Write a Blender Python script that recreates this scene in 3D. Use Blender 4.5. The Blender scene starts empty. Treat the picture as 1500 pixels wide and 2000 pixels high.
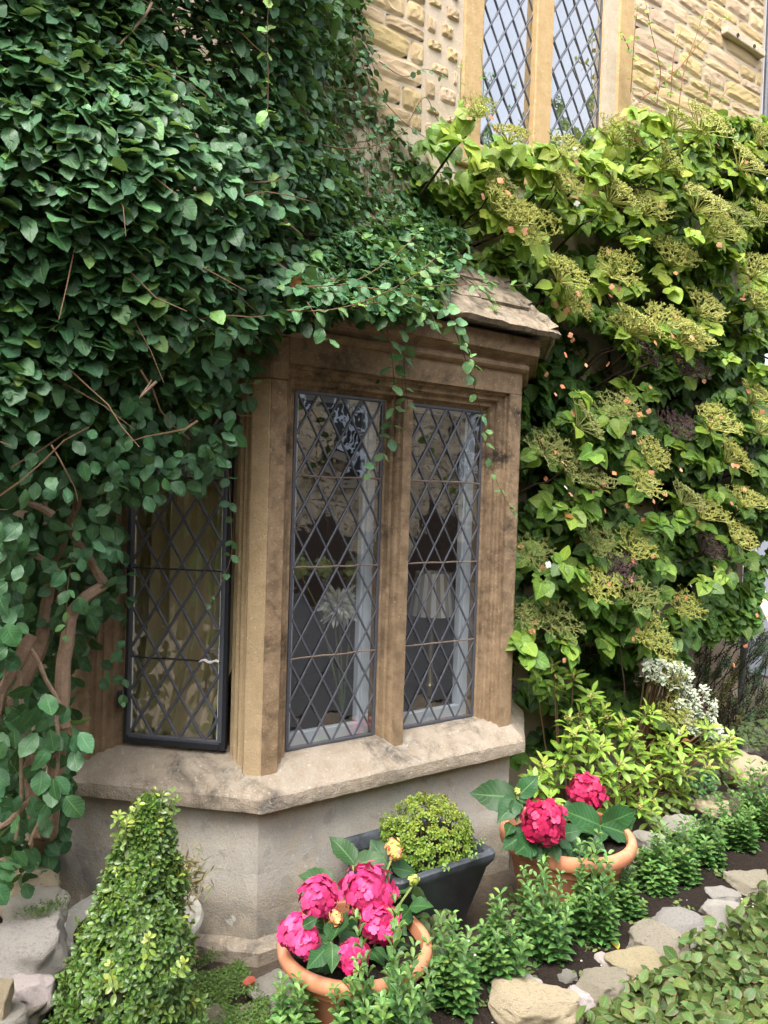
import bpy, math, random
import numpy as np
from mathutils import Vector, Matrix, noise
R = math.radians
random.seed(7); rng = np.random.default_rng(7)
SC = bpy.context.scene; COL = SC.collection
# ------------------------------------------------------------------ camera, sky, sun, exposure
YAW, PIT, ROL, FPX = R(54.451), R(1.346), R(1.752), 1520.0
_f = np.array([math.cos(YAW)*math.cos(PIT), math.sin(YAW)*math.cos(PIT), -math.sin(PIT)])
_r = np.array([math.sin(YAW), -math.cos(YAW), 0.0]); _u = np.cross(_r, _f)
_r, _u = math.cos(ROL)*_r+math.sin(ROL)*_u, -math.sin(ROL)*_r+math.cos(ROL)*_u
EYE = np.array([0, 0, 1.6])
cd = bpy.data.cameras.new('camera'); cam = bpy.data.objects.new('camera', cd); COL.objects.link(cam)
cd.sensor_fit = 'VERTICAL'; cd.sensor_height = 36; cd.lens = 36*FPX/2000; cd.clip_start = .05; cd.clip_end = 900
cam.matrix_world = Matrix(((_r[0], _u[0], -_f[0], 0), (_r[1], _u[1], -_f[1], 0), (_r[2], _u[2], -_f[2], 1.6), (0, 0, 0, 1)))
SC.camera = cam
SUN_EL, SUN_AZ = R(63), R(-152)          # azimuth measured from +X, counter-clockwise
w = bpy.data.worlds.new('World'); SC.world = w; w.use_nodes = True
wn = w.node_tree; bg = wn.nodes['Background']; bg.inputs[1].default_value = .12
sk = wn.nodes.new('ShaderNodeTexSky'); sk.sky_type = 'NISHITA'; sk.sun_disc = False
sk.sun_elevation = SUN_EL; sk.sun_rotation = math.pi/2-SUN_AZ; sk.dust_density = 6; sk.air_density = 1.2; sk.ozone_density = 1
hs = wn.nodes.new('ShaderNodeHueSaturation'); hs.inputs['Saturation'].default_value = .4
wn.links.new(sk.outputs[0], hs.inputs['Color']); wn.links.new(hs.outputs[0], bg.inputs[0])
sl = bpy.data.lights.new('sun', 'SUN'); so = bpy.data.objects.new('sun', sl); COL.objects.link(so)
sl.energy = 1.15; sl.angle = R(40); sl.color = (1, .97, .92)
sd = Vector((math.cos(SUN_EL)*math.cos(SUN_AZ), math.cos(SUN_EL)*math.sin(SUN_AZ), math.sin(SUN_EL)))
so.rotation_euler = sd.to_track_quat('Z', 'Y').to_euler(); so.location = (0, 0, 20)
SC.view_settings.view_transform = 'Standard'; SC.view_settings.look = 'None'; SC.view_settings.gamma = 1
SC.view_settings.use_curve_mapping = False; SC.view_settings.exposure = 2.2
SC.cycles.max_bounces = 8; SC.cycles.transparent_max_bounces = 12; SC.cycles.use_denoising = True
SC.cycles.caustics_reflective = False; SC.cycles.caustics_refractive = False

# ------------------------------------------------------------------ helpers
def ray(px, py): return _f*FPX+_r*(px-750)-_u*(py-1000)
def hy(px, py, y): d = ray(px, py); return EYE+d*((y-0)/d[1])
def hz(px, py, z): d = ray(px, py); return EYE+d*((z-1.6)/d[2])
def proj(P):
    v = np.atleast_2d(P)-EYE; z = v@_f; zz = np.where(np.abs(z) < 1e-6, 1e-6, z)
    return np.stack([750+FPX*(v@_r)/zz, 1000-FPX*(v@_u)/zz, z], 1)
def inside(poly, x, y):
    x = np.asarray(x); y = np.asarray(y); c = np.zeros(x.shape, bool); n = len(poly)
    for i in range(n):
        x0, y0 = poly[i]; x1, y1 = poly[(i+1) % n]
        if y0 == y1: continue
        k = ((y0 > y) != (y1 > y)) & (x < (x1-x0)*(y-y0)/(y1-y0)+x0); c ^= k
    return c
def sstep(a, b, x): t = np.clip((x-a)/(b-a), 0, 1); return t*t*(3-2*t)
def norm(a): return a/np.maximum(np.linalg.norm(a, axis=-1, keepdims=True), 1e-9)
WM = {}
def link(o, parent=None, M=None):
    COL.objects.link(o); M = M or Matrix.Identity(4); WM[o.name] = M
    if parent is not None:
        o.parent = parent; o.matrix_parent_inverse = WM[parent.name].inverted()
    o.matrix_basis = M
    return o
def tag(o, label=None, cat=None, group=None, kind=None):
    for k, v in (('label', label), ('category', cat), ('group', group), ('kind', kind)):
        if v: o[k] = v
    return o
def thing(name, loc, label, cat, group=None):
    o = bpy.data.objects.new(name, None); o.empty_display_size = .05
    link(o, None, Matrix.Translation(Vector(loc))); return tag(o, label, cat, group)
def mesh(name, V, Fs, mat=None, smooth=False, attrs=None):
    me = bpy.data.meshes.new(name)
    if isinstance(Fs, np.ndarray):      # (n,3) triangles or (n,4) quads, fast path
        V = np.asarray(V, np.float32); k = Fs.shape[1]; n = len(Fs)
        me.vertices.add(len(V)); me.vertices.foreach_set('co', V.ravel())
        me.loops.add(n*k); me.loops.foreach_set('vertex_index', Fs.ravel().astype(np.int32))
        me.polygons.add(n); me.polygons.foreach_set('loop_start', np.arange(0, n*k, k, dtype=np.int32))
        me.update(calc_edges=True)
    else:
        me.from_pydata([tuple(map(float, v)) for v in V], [], Fs); me.update()
    if smooth: me.polygons.foreach_set('use_smooth', np.ones(len(me.polygons), bool))
    for k, (t, a) in (attrs or {}).items():
        at = me.attributes.new(k, t, 'POINT')
        at.data.foreach_set('vector' if t == 'FLOAT_VECTOR' else 'value', np.asarray(a, np.float32).ravel())
    if mat: me.materials.append(mat)
    return me
def add(name, me, parent=None, M=None): return link(bpy.data.objects.new(name, me), parent, M)
class MB:
    def __init__(s): s.v = []; s.f = []
    def quadgrid(s, rows, closed=False):
        b = len(s.v); n = len(rows[0])
        for r_ in rows: s.v += [tuple(p) for p in r_]
        for i in range(len(rows)-1):
            for j in range(n if closed else n-1):
                k = (j+1) % n
                s.f.append((b+i*n+j, b+i*n+k, b+(i+1)*n+k, b+(i+1)*n+j))
        return b
    def hexa(s, c):
        b = len(s.v); s.v += [tuple(p) for p in c]
        for q in ((3, 2, 1, 0), (4, 5, 6, 7), (0, 1, 5, 4), (1, 2, 6, 5), (2, 3, 7, 6), (3, 0, 4, 7)): s.f.append(tuple(b+i for i in q))
    def box(s, x0, x1, y0, y1, z0, z1):
        s.hexa([(x0, y0, z0), (x1, y0, z0), (x1, y1, z0), (x0, y1, z0), (x0, y0, z1), (x1, y0, z1), (x1, y1, z1), (x0, y1, z1)])
    def prism(s, poly, z0, z1, nz=1):     # poly counter-clockwise from above
        rows = [[(x, y, z0+(z1-z0)*k/nz) for x, y in poly] for k in range(nz+1)]
        b = s.quadgrid(rows, True); n = len(poly)
        s.f.append(tuple(b+i for i in range(n-1, -1, -1))); s.f.append(tuple(b+nz*n+i for i in range(n)))
    def tube(s, pts, rad, n=6, cap=True):
        P = [Vector(p) for p in pts]
        if not hasattr(rad, '__len__'): rad = [rad]*len(P)
        rows = []; ref = None
        for i, p in enumerate(P):
            t = (P[min(i+1, len(P)-1)]-P[max(i-1, 0)]).normalized()
            if ref is None: ref = t.orthogonal().normalized()
            a = (ref-t*ref.dot(t)).normalized(); ref = a; bb = t.cross(a)
            rows.append([p+(a*math.cos(2*math.pi*k/n)+bb*math.sin(2*math.pi*k/n))*rad[i] for k in range(n)])
        b = s.quadgrid(rows, True)
        if cap and n > 2:
            s.f.append(tuple(b+i for i in range(n-1, -1, -1))); q = b+(len(P)-1)*n; s.f.append(tuple(q+i for i in range(n)))
    def lathe(s, prof, c=(0, 0, 0), n=32, jit=0):
        s.quadgrid([[(c[0]+r_*math.cos(2*math.pi*k/n), c[1]+r_*math.sin(2*math.pi*k/n), c[2]+z) for k in range(n)] for r_, z in prof], True)
    def sweep(s, path, prof, jitter=0, cap=True):   # plan polyline, (out, z) profile; out = right-hand side of the path
        P = [Vector((x, y)) for x, y in path]; rows = []
        for i, p in enumerate(P):
            d0 = (P[i]-P[i-1]).normalized() if i else (P[1]-P[0]).normalized()
            d1 = (P[i+1]-P[i]).normalized() if i < len(P)-1 else d0
            n0 = Vector((d0.y, -d0.x)); n1 = Vector((d1.y, -d1.x)); m = (n0+n1).normalized(); m /= max(.3, m.dot(n0))
            row = []
            for o, z in prof:
                q = p+m*o; v = Vector((q.x, q.y, z))
                if jitter: v += Vector(noise.noise_vector(v*35))*jitter+Vector(noise.noise_vector(v*9))*jitter
                row.append(v)
            rows.append(row)
        b = s.quadgrid(rows); n = len(prof)
        if cap:
            s.f.append(tuple(b+i for i in range(n))); q = b+(len(P)-1)*n; s.f.append(tuple(q+i for i in range(n-1, -1, -1)))
    def build(s, name, mat, parent=None, smooth=False, bevel=0, M=None):
        o = add(name, mesh(name, s.v, s.f, mat, smooth), parent, M)
        if smooth: o.data.set_sharp_from_angle(angle=R(38))
        if bevel:
            b = o.modifiers.new('soft_edge', 'BEVEL'); b.width = bevel; b.segments = 2; b.limit_method = 'ANGLE'; b.angle_limit = R(30)
        return o
def densify(path, step):
    out = []
    for a, b in zip(path[:-1], path[1:]):
        n = max(1, int(math.dist(a, b)/step))
        out += [(a[0]+(b[0]-a[0])*k/n, a[1]+(b[1]-a[1])*k/n) for k in range(n)]
    return out+[path[-1]]

# ------------------------------------------------------------------ materials
class G:
    def __init__(s, name):
        s.m = bpy.data.materials.new(name); s.m.use_nodes = True; s.t = s.m.node_tree; s.t.nodes.clear()
        s.out = s.t.nodes.new('ShaderNodeOutputMaterial')
    def n(s, typ, ins=None, out=0, **kw):
        d = s.t.nodes.new('ShaderNode'+typ)
        for k, v in kw.items(): setattr(d, k, v)
        for k, v in (ins or {}).items():
            if hasattr(v, 'is_output'): s.t.links.new(v, d.inputs[k])
            else:
                i = d.inputs[k]
                if i.type == 'RGBA' and len(v) == 3: v = (*v, 1)
                i.default_value = v
        return d.outputs[out]
    def math(s, op, a, b=0.0, c=None):
        i = {0: a, 1: b}
        if c is not None: i[2] = c
        return s.n('Math', i, operation=op)
    def co(s, rand=False):
        c = s.n('TexCoord', out=3)
        if rand:
            o = s.n('ObjectInfo', out=5); o = s.math('MULTIPLY', o, 37.0)
            c = s.n('VectorMath', {0: c, 1: o}, operation='ADD')
        return c
    def noise(s, vec, scale, det=4, rough=.55, dist=0):
        return s.n('TexNoise', {'Vector': vec, 'Scale': scale, 'Detail': det, 'Roughness': rough, 'Distortion': dist})
    def ramp(s, fac, stops):
        o = s.n('ValToRGB', {0: fac}); d = o.node.color_ramp
        while len(d.elements) > 1: d.elements.remove(d.elements[-1])
        d.elements[0].position = stops[0][0]; d.elements[0].color = s.rgba(stops[0][1])
        for p, c in stops[1:]: d.elements.new(p).color = s.rgba(c)
        return o
    @staticmethod
    def rgba(c): return (c, c, c, 1) if not hasattr(c, '__len__') else (*c, 1)
    def mix(s, f, a, b, mode='MIX'):
        d = s.t.nodes.new('ShaderNodeMix'); d.data_type = 'RGBA'; d.blend_type = mode
        for i, v in ((0, f), (6, a), (7, b)):
            if hasattr(v, 'is_output'): s.t.links.new(v, d.inputs[i])
            else: d.inputs[i].default_value = v if i == 0 else s.rgba(v)
        return d.outputs[2]
    def bump(s, h, st=.5, dist=.01, nrm=None):
        i = {'Height': h, 'Strength': st, 'Distance': dist}
        if nrm is not None: i['Normal'] = nrm
        return s.n('Bump', i)
    def bsdf(s, base, rough=.8, nrm=None, spec=.3, metal=0.0, **kw):
        i = {'Base Color': base, 'Roughness': rough, 'Specular IOR Level': spec, 'Metallic': metal}
        if nrm is not None: i['Normal'] = nrm
        i.update(kw); return s.n('BsdfPrincipled', i)
    def done(s, sh): s.t.links.new(sh, s.out.inputs[0]); return s.m

def stone_mat(name, c0, c1, c2, grime=(.035, .03, .027), g_amt=.35, bump=.6, scale=1.0, lichen=0.0, low=None, rand=False, grain=140, dist=.012, tint=0.0):
    g = G(name); v = g.co(rand)
    a = g.noise(v, 3.2*scale, 5, .6); b = g.noise(v, 17*scale, 5, .65); c = g.noise(v, grain*scale, 4, .7)
    col = g.mix(a, c0, c1); col = g.mix(g.ramp(b, [(.35, 0), (.7, 1)]), col, c2)
    gm = g.ramp(g.noise(v, 5.5*scale, 6, .7, .4), [(.52, 0), (.68, 1)])
    col = g.mix(g.math('MULTIPLY', gm, g_amt), col, grime)
    col = g.mix(g.math('MULTIPLY', g.ramp(c, [(.55, 0), (.75, 1)]), .55), col, tuple(min(1, x*.45) for x in c0))
    col = g.mix(g.math('MULTIPLY', g.ramp(g.noise(v, grain*.55*scale, 3, .6), [(.62, 0), (.72, 1)]), .5), col, tuple(min(1, x*1.7) for x in c2))
    if low:      # paler foot of the stone: wear, and on the buff pier light painted in: (z0, z1, colour, amount)
        z = g.n('SeparateXYZ', {0: v}, out=2); zf = g.n('MapRange', {0: g.math('ADD', z, g.math('MULTIPLY', g.math('SUBTRACT', b, .5), .35)), 1: low[0], 2: low[1], 3: 1.0, 4: 0.0})
        col = g.mix(g.math('MULTIPLY', zf, low[3]), col, low[2])
    if lichen:
        lm = g.ramp(g.noise(v, 9*scale, 5, .75, 1.0), [(.56, 0), (.6, 1)])
        col = g.mix(g.math('MULTIPLY', lm, lichen), col, (.42, .4, .34))
    if tint:
        oi = g.n('ObjectInfo', out=5); oj = g.math('FRACT', g.math('MULTIPLY', oi, 13.7))
        col = g.n('HueSaturation', {'Color': col, 'Hue': g.math('ADD', g.math('MULTIPLY', oi, .03), .485), 'Value': g.math('ADD', g.math('MULTIPLY', oj, 2*tint), 1-tint), 'Saturation': g.math('ADD', g.math('MULTIPLY', oi, .3), .82)})
    h = g.math('ADD', g.math('MULTIPLY', b, .8), g.math('MULTIPLY', c, .5))
    return g.done(g.bsdf(col, g.ramp(b, [(0, .75), (1, .95)]), g.bump(h, bump, dist), .2))
M = {}
M['brown'] = stone_mat('weathered_shaded_brown_stone', (.25, .168, .1), (.165, .112, .07), (.34, .245, .155), g_amt=.75, low=(.6, 1.25, (.3, .21, .12), .45))  # weathering, plus shade put into the colour of the front stones
M['jamb'] = stone_mat('stained_shaded_jamb_stone', (.24, .162, .095), (.12, .083, .055), (.37, .265, .165), grime=(.028, .023, .02), g_amt=.95, low=(.6, 1.1, (.33, .23, .13), .4))  # stains, plus the darker light of the front face put into the colour
M['buff'] = stone_mat('lit_buff_sandstone', (.4, .29, .165), (.32, .225, .12), (.45, .34, .2), g_amt=.2, low=(.6, 1.2, (.48, .37, .23), .5))  # pale tone and paler foot paint some of the light on the cant side
M['sill'] = stone_mat('pale_sill_stone', (.36, .3, .225), (.28, .225, .165), (.41, .35, .28), grime=(.07, .064, .058), g_amt=.85, bump=.9, dist=.015, lichen=.3)
M['wallstone'] = stone_mat('golden_rubble_stone', (.7, .5, .28), (.58, .4, .21), (.74, .58, .37), g_amt=.2, grime=(.42, .29, .17), bump=.7, rand=True, grain=70, scale=1.5, dist=.018, tint=.16)
M['mortar'] = stone_mat('lime_mortar', (.54, .44, .33), (.47, .38, .27), (.58, .49, .38), g_amt=.1, bump=.4)
M['upper'] = stone_mat('golden_dressed_stone', (.5, .34, .17), (.42, .28, .13), (.54, .39, .21), g_amt=.12, bump=.3)
M['roof'] = stone_mat('mossy_roof_stone', (.3, .24, .17), (.13, .105, .08), (.44, .36, .26), grime=(.03, .026, .022), g_amt=.9, bump=1.3, scale=1.6, lichen=.4, rand=True)
M['rock'] = stone_mat('limestone_rock', (.68, .59, .46), (.58, .48, .36), (.72, .65, .54), grime=(.22, .17, .12), grain=35, g_amt=.65, bump=1.2, scale=2.2, lichen=.25, tint=.12, dist=.02, rand=True)
M['rock_yellow'] = stone_mat('ochre_rock', (.7, .56, .35), (.6, .46, .27), (.74, .64, .46), grime=(.26, .2, .12), grain=35, g_amt=.6, bump=1.1, scale=2.0, lichen=.2, tint=.12, dist=.02, rand=True)
M['rock_grey'] = stone_mat('grey_rock', (.52, .48, .43), (.42, .385, .34), (.6, .56, .5), grain=35, grime=(.1, .095, .08), g_amt=.5, bump=1.1, scale=2.0, lichen=.25, tint=.12, dist=.02, rand=True)
M['rock_purple'] = stone_mat('purplish_rock', (.56, .48, .46), (.44, .37, .35), (.64, .56, .53), grain=35, grime=(.22, .18, .17), g_amt=.5, bump=.8, scale=2.2, lichen=.3, tint=.12, dist=.02, rand=True)
M['rock_white'] = stone_mat('chalky_rock', (.74, .69, .59), (.64, .58, .48), (.78, .74, .66), grain=35, grime=(.2, .18, .13), g_amt=.4, bump=1.2, scale=2.4, lichen=.35, tint=.12, dist=.02, rand=True)
M['bowl'] = stone_mat('pale_cast_stone', (.42, .4, .34), (.34, .33, .28), (.5, .48, .42), g_amt=.3, bump=.4, lichen=.3)

def plinth_mat():
    g = G('old_grey_render'); v = g.co(); z = g.n('SeparateXYZ', {0: v}, out=2)
    a = g.noise(v, 2.2, 6, .62, .3); b = g.noise(v, 11, 6, .7); c = g.noise(v, 150, 3, .7)
    col = g.mix(g.ramp(a, [(.34, 0), (.64, 1)]), (.33, .31, .275), (.5, .465, .4))
    col = g.mix(g.math('MULTIPLY', g.ramp(g.noise(v, 3.4, 6, .7, .8), [(.5, 0), (.6, 1)]), .7), col, (.44, .37, .28))
    col = g.mix(g.math('MULTIPLY', g.ramp(b, [(.56, 0), (.62, 1)]), .35), col, (.17, .16, .15))
    zf = g.n('MapRange', {0: g.math('ADD', z, g.math('MULTIPLY', b, .16)), 1: .2, 2: .3, 3: 1.0, 4: 0.0})
    low = g.mix(g.ramp(b, [(.4, 0), (.6, 1)]), (.3, .25, .18), (.15, .13, .105))
    col = g.mix(g.math('MULTIPLY', zf, .75), col, low)
    fl = g.ramp(g.noise(v, 28, 3, .6), [(.66, 0), (.69, 1)])
    col = g.mix(g.math('MULTIPLY', fl, .6), col, (.52, .5, .46))
    cr = g.ramp(g.math('ABSOLUTE', g.math('SUBTRACT', g.math('ADD', z, g.math('MULTIPLY', g.noise(v, 14, 4, .6), .035)), .275)), [(0, 1), (.0022, 0)])
    col = g.mix(g.math('MULTIPLY', cr, .14), col, (.5, .47, .42))
    col = g.mix(g.math('MULTIPLY', g.ramp(c, [(.5, 0), (.75, 1)]), .4), col, (.13, .115, .1))
    h = g.math('ADD', b, g.math('ADD', g.math('MULTIPLY', c, g.math('ADD', g.math('MULTIPLY', zf, .8), .25)), g.math('MULTIPLY', cr, -.04)))
    return g.done(g.bsdf(col, .9, g.bump(h, .6, .012), .2))
M['plinth'] = plinth_mat()
def flat_mat(name, col, rough=.6, spec=.3, metal=0.0, var=.25, scale=25, bump=.15, rand=False, **kw):
    g = G(name); v = g.co(rand); n = g.noise(v, scale, 5, .6)
    c = g.mix(n, tuple(x*(1-var) for x in col), tuple(min(1, x*(1+var)) for x in col))
    return g.done(g.bsdf(c, rough, g.bump(n, bump, .004), spec, metal, **kw))
M['lead'] = flat_mat('lead', (.1, .106, .128), .42, .6, .35, .3, 60, .3)
M['iron'] = flat_mat('black_painted_iron', (.018, .02, .027), .35, .5, 0, .5, 40, .4)
M['bar'] = flat_mat('rusty_saddle_bar', (.2, .15, .12), .7, .3, 0, .5, 60, .3)
M['white'] = flat_mat('white_paint', (.62, .68, .76), .45, .4, 0, .04, 8, .05)
M['putty'] = flat_mat('white_putty', (.75, .74, .7), .7, .2, 0, .1, 60, .5)
M['room'] = flat_mat('room_plaster', (.27, .23, .19), .9, .1)
M['room_cool'] = flat_mat('upper_room_plaster', (.42, .45, .5), .9, .1)
M['curtain'] = flat_mat('gold_curtain_cloth', (.68, .58, .36), .8, .2, 0, .15, 90, .2)
M['brass'] = flat_mat('brass', (.5, .42, .25), .3, .5, .8, .2, 20, .05)
M['table'] = flat_mat('dark_wood', (.07, .045, .03), .4, .4)
M['terracotta'] = None
def terracotta():
    g = G('terracotta'); v = g.co(True); a = g.noise(v, 6, 5, .6); b = g.noise(v, 40, 4, .6)
    c = g.mix(a, (.44, .165, .08), (.54, .235, .13)); c = g.mix(g.math('MULTIPLY', g.ramp(g.noise(v, 9, 6, .7, .6), [(.52, 0), (.66, 1)]), .4), c, (.52, .37, .28)); c = g.mix(g.math('MULTIPLY', g.ramp(g.noise(v, 14, 5, .7, .6), [(.6, 0), (.7, 1)]), .3), c, (.2, .13, .07)); c = g.mix(g.math('MULTIPLY', g.ramp(b, [(.55, 0), (.75, 1)]), .3), c, (.6, .36, .25))
    return g.done(g.bsdf(c, .7, g.bump(g.noise(v, 120, 3), .1, .003), .25))
M['terracotta'] = terracotta()
def trough():
    g = G('black_glazed_clay'); v = g.co(); a = g.noise(v, 9, 6, .65); b = g.noise(v, 60, 4, .6)
    c = g.mix(g.ramp(a, [(.4, 0), (.75, 1)]), (.022, .025, .03), (.075, .085, .1)); c = g.mix(g.math('MULTIPLY', g.ramp(b, [(.6, 0), (.75, 1)]), .3), c, (.2, .2, .2))
    return g.done(g.bsdf(c, g.ramp(a, [(.3, .3), (.7, .6)]), g.bump(a, .3, .006), .45))
M['trough'] = trough()
def soil():
    g = G('dark_soil'); v = g.co(); a = g.noise(v, 6, 6, .7); b = g.noise(v, 55, 5, .75); c = g.n('TexVoronoi', {'Vector': v, 'Scale': 90.0})
    col = g.mix(a, (.017, .012, .009), (.035, .025, .019)); col = g.mix(g.math('MULTIPLY', g.ramp(b, [(.55, 0), (.8, 1)]), .5), col, (.085, .065, .05))
    return g.done(g.bsdf(col, .95, g.bump(g.math('ADD', b, g.math('MULTIPLY', c, .5)), 1.0, .03), .15))
M['soil'] = soil()
M['earth'] = stone_mat('trodden_earth', (.085, .066, .048), (.055, .042, .03), (.115, .092, .068), g_amt=.5, bump=1.0, scale=2)
M['asphalt'] = flat_mat('asphalt', (.085, .09, .1), .85, .2, 0, .3, 120, .6)
M['line'] = flat_mat('yellow_road_paint', (.4, .34, .2), .7)
M['bark'] = stone_mat('smooth_brown_bark', (.3, .205, .14), (.22, .145, .095), (.37, .26, .185), g_amt=.3, bump=.6, scale=3)
M['twig'] = flat_mat('twig_bark', (.15, .09, .05), .8, .2, 0, .4, 30, .3)
M['twig_dark'] = flat_mat('dark_twig_bark', (.05, .033, .024), .85, .2, 0, .4, 30, .3)
M['stem_red'] = flat_mat('reddish_stem', (.24, .075, .045), .55, .3, 0, .4, 30, .1)
M['stem_green'] = flat_mat('green_stem', (.17, .2, .06), .55, .3, 0, .3, 30, .1)

def leaf_mat(name, cols, rough=.42, spec=.35, trans=.22, vein=.35, hv=.22, brown=.0012, edge=None, back=.35, nveins=7):
    g = G(name)
    rn = g.n('Attribute', attribute_name='rnd', out=2); tn = g.n('Attribute', attribute_name='tone', out=2); uv = g.n('Attribute', attribute_name='luv', out=1)
    rv = g.math('FRACT', g.math('ADD', rn, g.n('ObjectInfo', out=5)))
    rv2 = g.math('FRACT', g.math('MULTIPLY', rv, 7.31))
    st = [(k/(len(cols)-1), c) for k, c in enumerate(cols)]
    base = g.ramp(g.math('ADD', tn, g.math('MULTIPLY', g.math('SUBTRACT', rv2, .5), .22)), st)
    val = g.math('ADD', g.math('MULTIPLY', rv, 2*hv), 1-hv)
    hue = g.math('ADD', g.math('MULTIPLY', rv2, .04), .48)
    base = g.n('HueSaturation', {'Color': base, 'Hue': hue, 'Value': val, 'Saturation': 1.0})
    u = g.n('SeparateXYZ', {0: uv}, out=0); v = g.n('SeparateXYZ', {0: uv}, out=1); au = g.math('ABSOLUTE', u)
    mid = g.ramp(au, [(.02, 1), (.1, 0)])
    ph = g.math('MULTIPLY', g.math('SUBTRACT', v, g.math('MULTIPLY', au, .22)), nveins*6.2832)
    side = g.ramp(g.math('SINE', ph), [(.8, 0), (1, 1)])
    vn = g.math('MAXIMUM', mid, g.math('MULTIPLY', side, .55))
    base = g.mix(g.math('MULTIPLY', vn, vein), base, tuple(min(1, x*2.0+.02) for x in cols[-1]))
    sp = g.noise(g.n('TexCoord', out=3), 60, 3, .6)
    base = g.mix(g.math('MULTIPLY', g.ramp(sp, [(.45, 0), (.7, 1)]), .2), base, tuple(x*.5 for x in cols[0]))
    if edge:
        ef = g.math('MULTIPLY', g.ramp(au, [(edge[1], 0), (min(.999, edge[1]+.2), 1)]), edge[2]); base = g.mix(ef, base, edge[0])
    if brown: base = g.mix(g.math('GREATER_THAN', rv, 1-brown), base, (.3, .13, .04))
    bf = g.n('NewGeometry', out=6)
    base = g.mix(g.math('MULTIPLY', bf, back), base, tuple(.55*x+.07 for x in cols[-1]))
    nb = g.bump(g.math('MULTIPLY', vn, -1), .45, .002)
    p = g.bsdf(base, rough, nb, spec)
    tr = g.n('BsdfTranslucent', {'Color': g.mix(.6, base, (.25, .4, .03), 'ADD')})
    return g.done(g.n('MixShader', {0: trans, 1: p, 2: tr}))
LM = {
 'creeper': leaf_mat('creeper_leaf', [(.03, .1, .04), (.078, .19, .08), (.2, .34, .075)], rough=.45, spec=.4, trans=.14, vein=.14, brown=.0012, hv=.38),
 'climber': leaf_mat('climber_leaf', [(.025, .085, .02), (.1, .2, .025), (.33, .42, .055)], rough=.48, trans=.25, vein=.22, nveins=6),
 'box': leaf_mat('box_leaf', [(.028, .085, .02), (.085, .16, .026), (.3, .33, .04)], rough=.33, spec=.5, trans=.15, vein=.25, nveins=3),
 'ball': leaf_mat('box_ball_leaf', [(.06, .13, .02), (.16, .27, .028), (.34, .24, .045)], rough=.4, spec=.4, trans=.2, vein=.2, nveins=3),
 'pot': leaf_mat('hydrangea_leaf', [(.013, .048, .017), (.028, .088, .024), (.08, .17, .04)], rough=.45, spec=.25, trans=.12, vein=.3, nveins=9, hv=.15, brown=0),
 'edging': leaf_mat('edging_leaf', [(.028, .09, .027), (.065, .16, .04), (.17, .28, .06)], rough=.38, spec=.45, trans=.18, vein=.22, nveins=4),
 'pieris': leaf_mat('pieris_leaf', [(.1, .21, .03), (.22, .36, .045), (.42, .48, .07)], rough=.38, spec=.45, trans=.25, vein=.3, nveins=5),
 'cover': leaf_mat('ground_cover_leaf', [(.034, .075, .02), (.066, .12, .03), (.14, .2, .05)], rough=.5, trans=.18, vein=.3, edge=((.22, .1, .06), .7, .45)),
 'silver': leaf_mat('variegated_leaf', [(.2, .27, .16), (.3, .37, .25), (.42, .48, .36)], rough=.6, trans=.15, vein=.2, edge=((.66, .68, .55), .35, .85), brown=0),
 'yew': leaf_mat('needle_leaf', [(.03, .065, .03), (.06, .11, .04), (.13, .12, .04)], rough=.5, trans=.1, vein=0),
 'moss': leaf_mat('thyme_leaf', [(.045, .1, .018), (.09, .16, .03), (.13, .2, .05)], rough=.5, trans=.2, vein=0),
 'dry': leaf_mat('dry_grass_leaf', [(.3, .24, .12), (.4, .33, .18), (.2, .22, .1)], rough=.6, vein=0),
}
def petal_mat(name, c0, c1, trans=.25, center=None):
    g = G(name); uv = g.n('Attribute', attribute_name='luv', out=1); v = g.n('SeparateXYZ', {0: uv}, out=1); rv = g.n('ObjectInfo', out=5)
    rn = g.n('Attribute', attribute_name='rnd', out=2); rv = g.math('FRACT', g.math('ADD', rv, rn))
    c = g.mix(rv, c0, c1)
    if center: c = g.mix(g.ramp(v, [(.05, 1), (.35, 0)]), c, center)
    p = g.bsdf(c, .5, None, .3); t = g.n('BsdfTranslucent', {'Color': c}); return g.done(g.n('MixShader', {0: trans, 1: p, 2: t}))
M['pink'] = petal_mat('pink_petal', (.57, .017, .12), (.7, .09, .25), center=(.55, .06, .2))
M['crimson'] = petal_mat('crimson_petal', (.4, .008, .06), (.54, .04, .13), center=(.3, .006, .05))
M['budpink'] = petal_mat('two_tone_bud', (.75, .12, .13), (.72, .5, .14))
M['budgreen'] = petal_mat('green_bud', (.4, .48, .1), (.5, .55, .16))
M['peach'] = petal_mat('peach_floret', (.72, .27, .12), (.78, .4, .24))
M['whitef'] = petal_mat('white_petal', (.75, .76, .68), (.8, .8, .72))
M['greenf'] = petal_mat('pale_green_floret', (.3, .4, .14), (.45, .52, .26))
M['umbel'] = flat_mat('yellow_green_umbel', (.33, .34, .085), .6, .3, 0, .3, 12, .05, True)
M['umbel_dry'] = flat_mat('faded_brown_umbel', (.11, .07, .07), .8, .2, 0, .4, 12, .05, True)
M['umbel_dull'] = flat_mat('dull_olive_umbel', (.21, .23, .075), .7, .2, 0, .3, 12, .05, True)
M['cream'] = flat_mat('cream_blossom', (.55, .42, .17), .6, .3, 0, .3, 50, .05)
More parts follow.
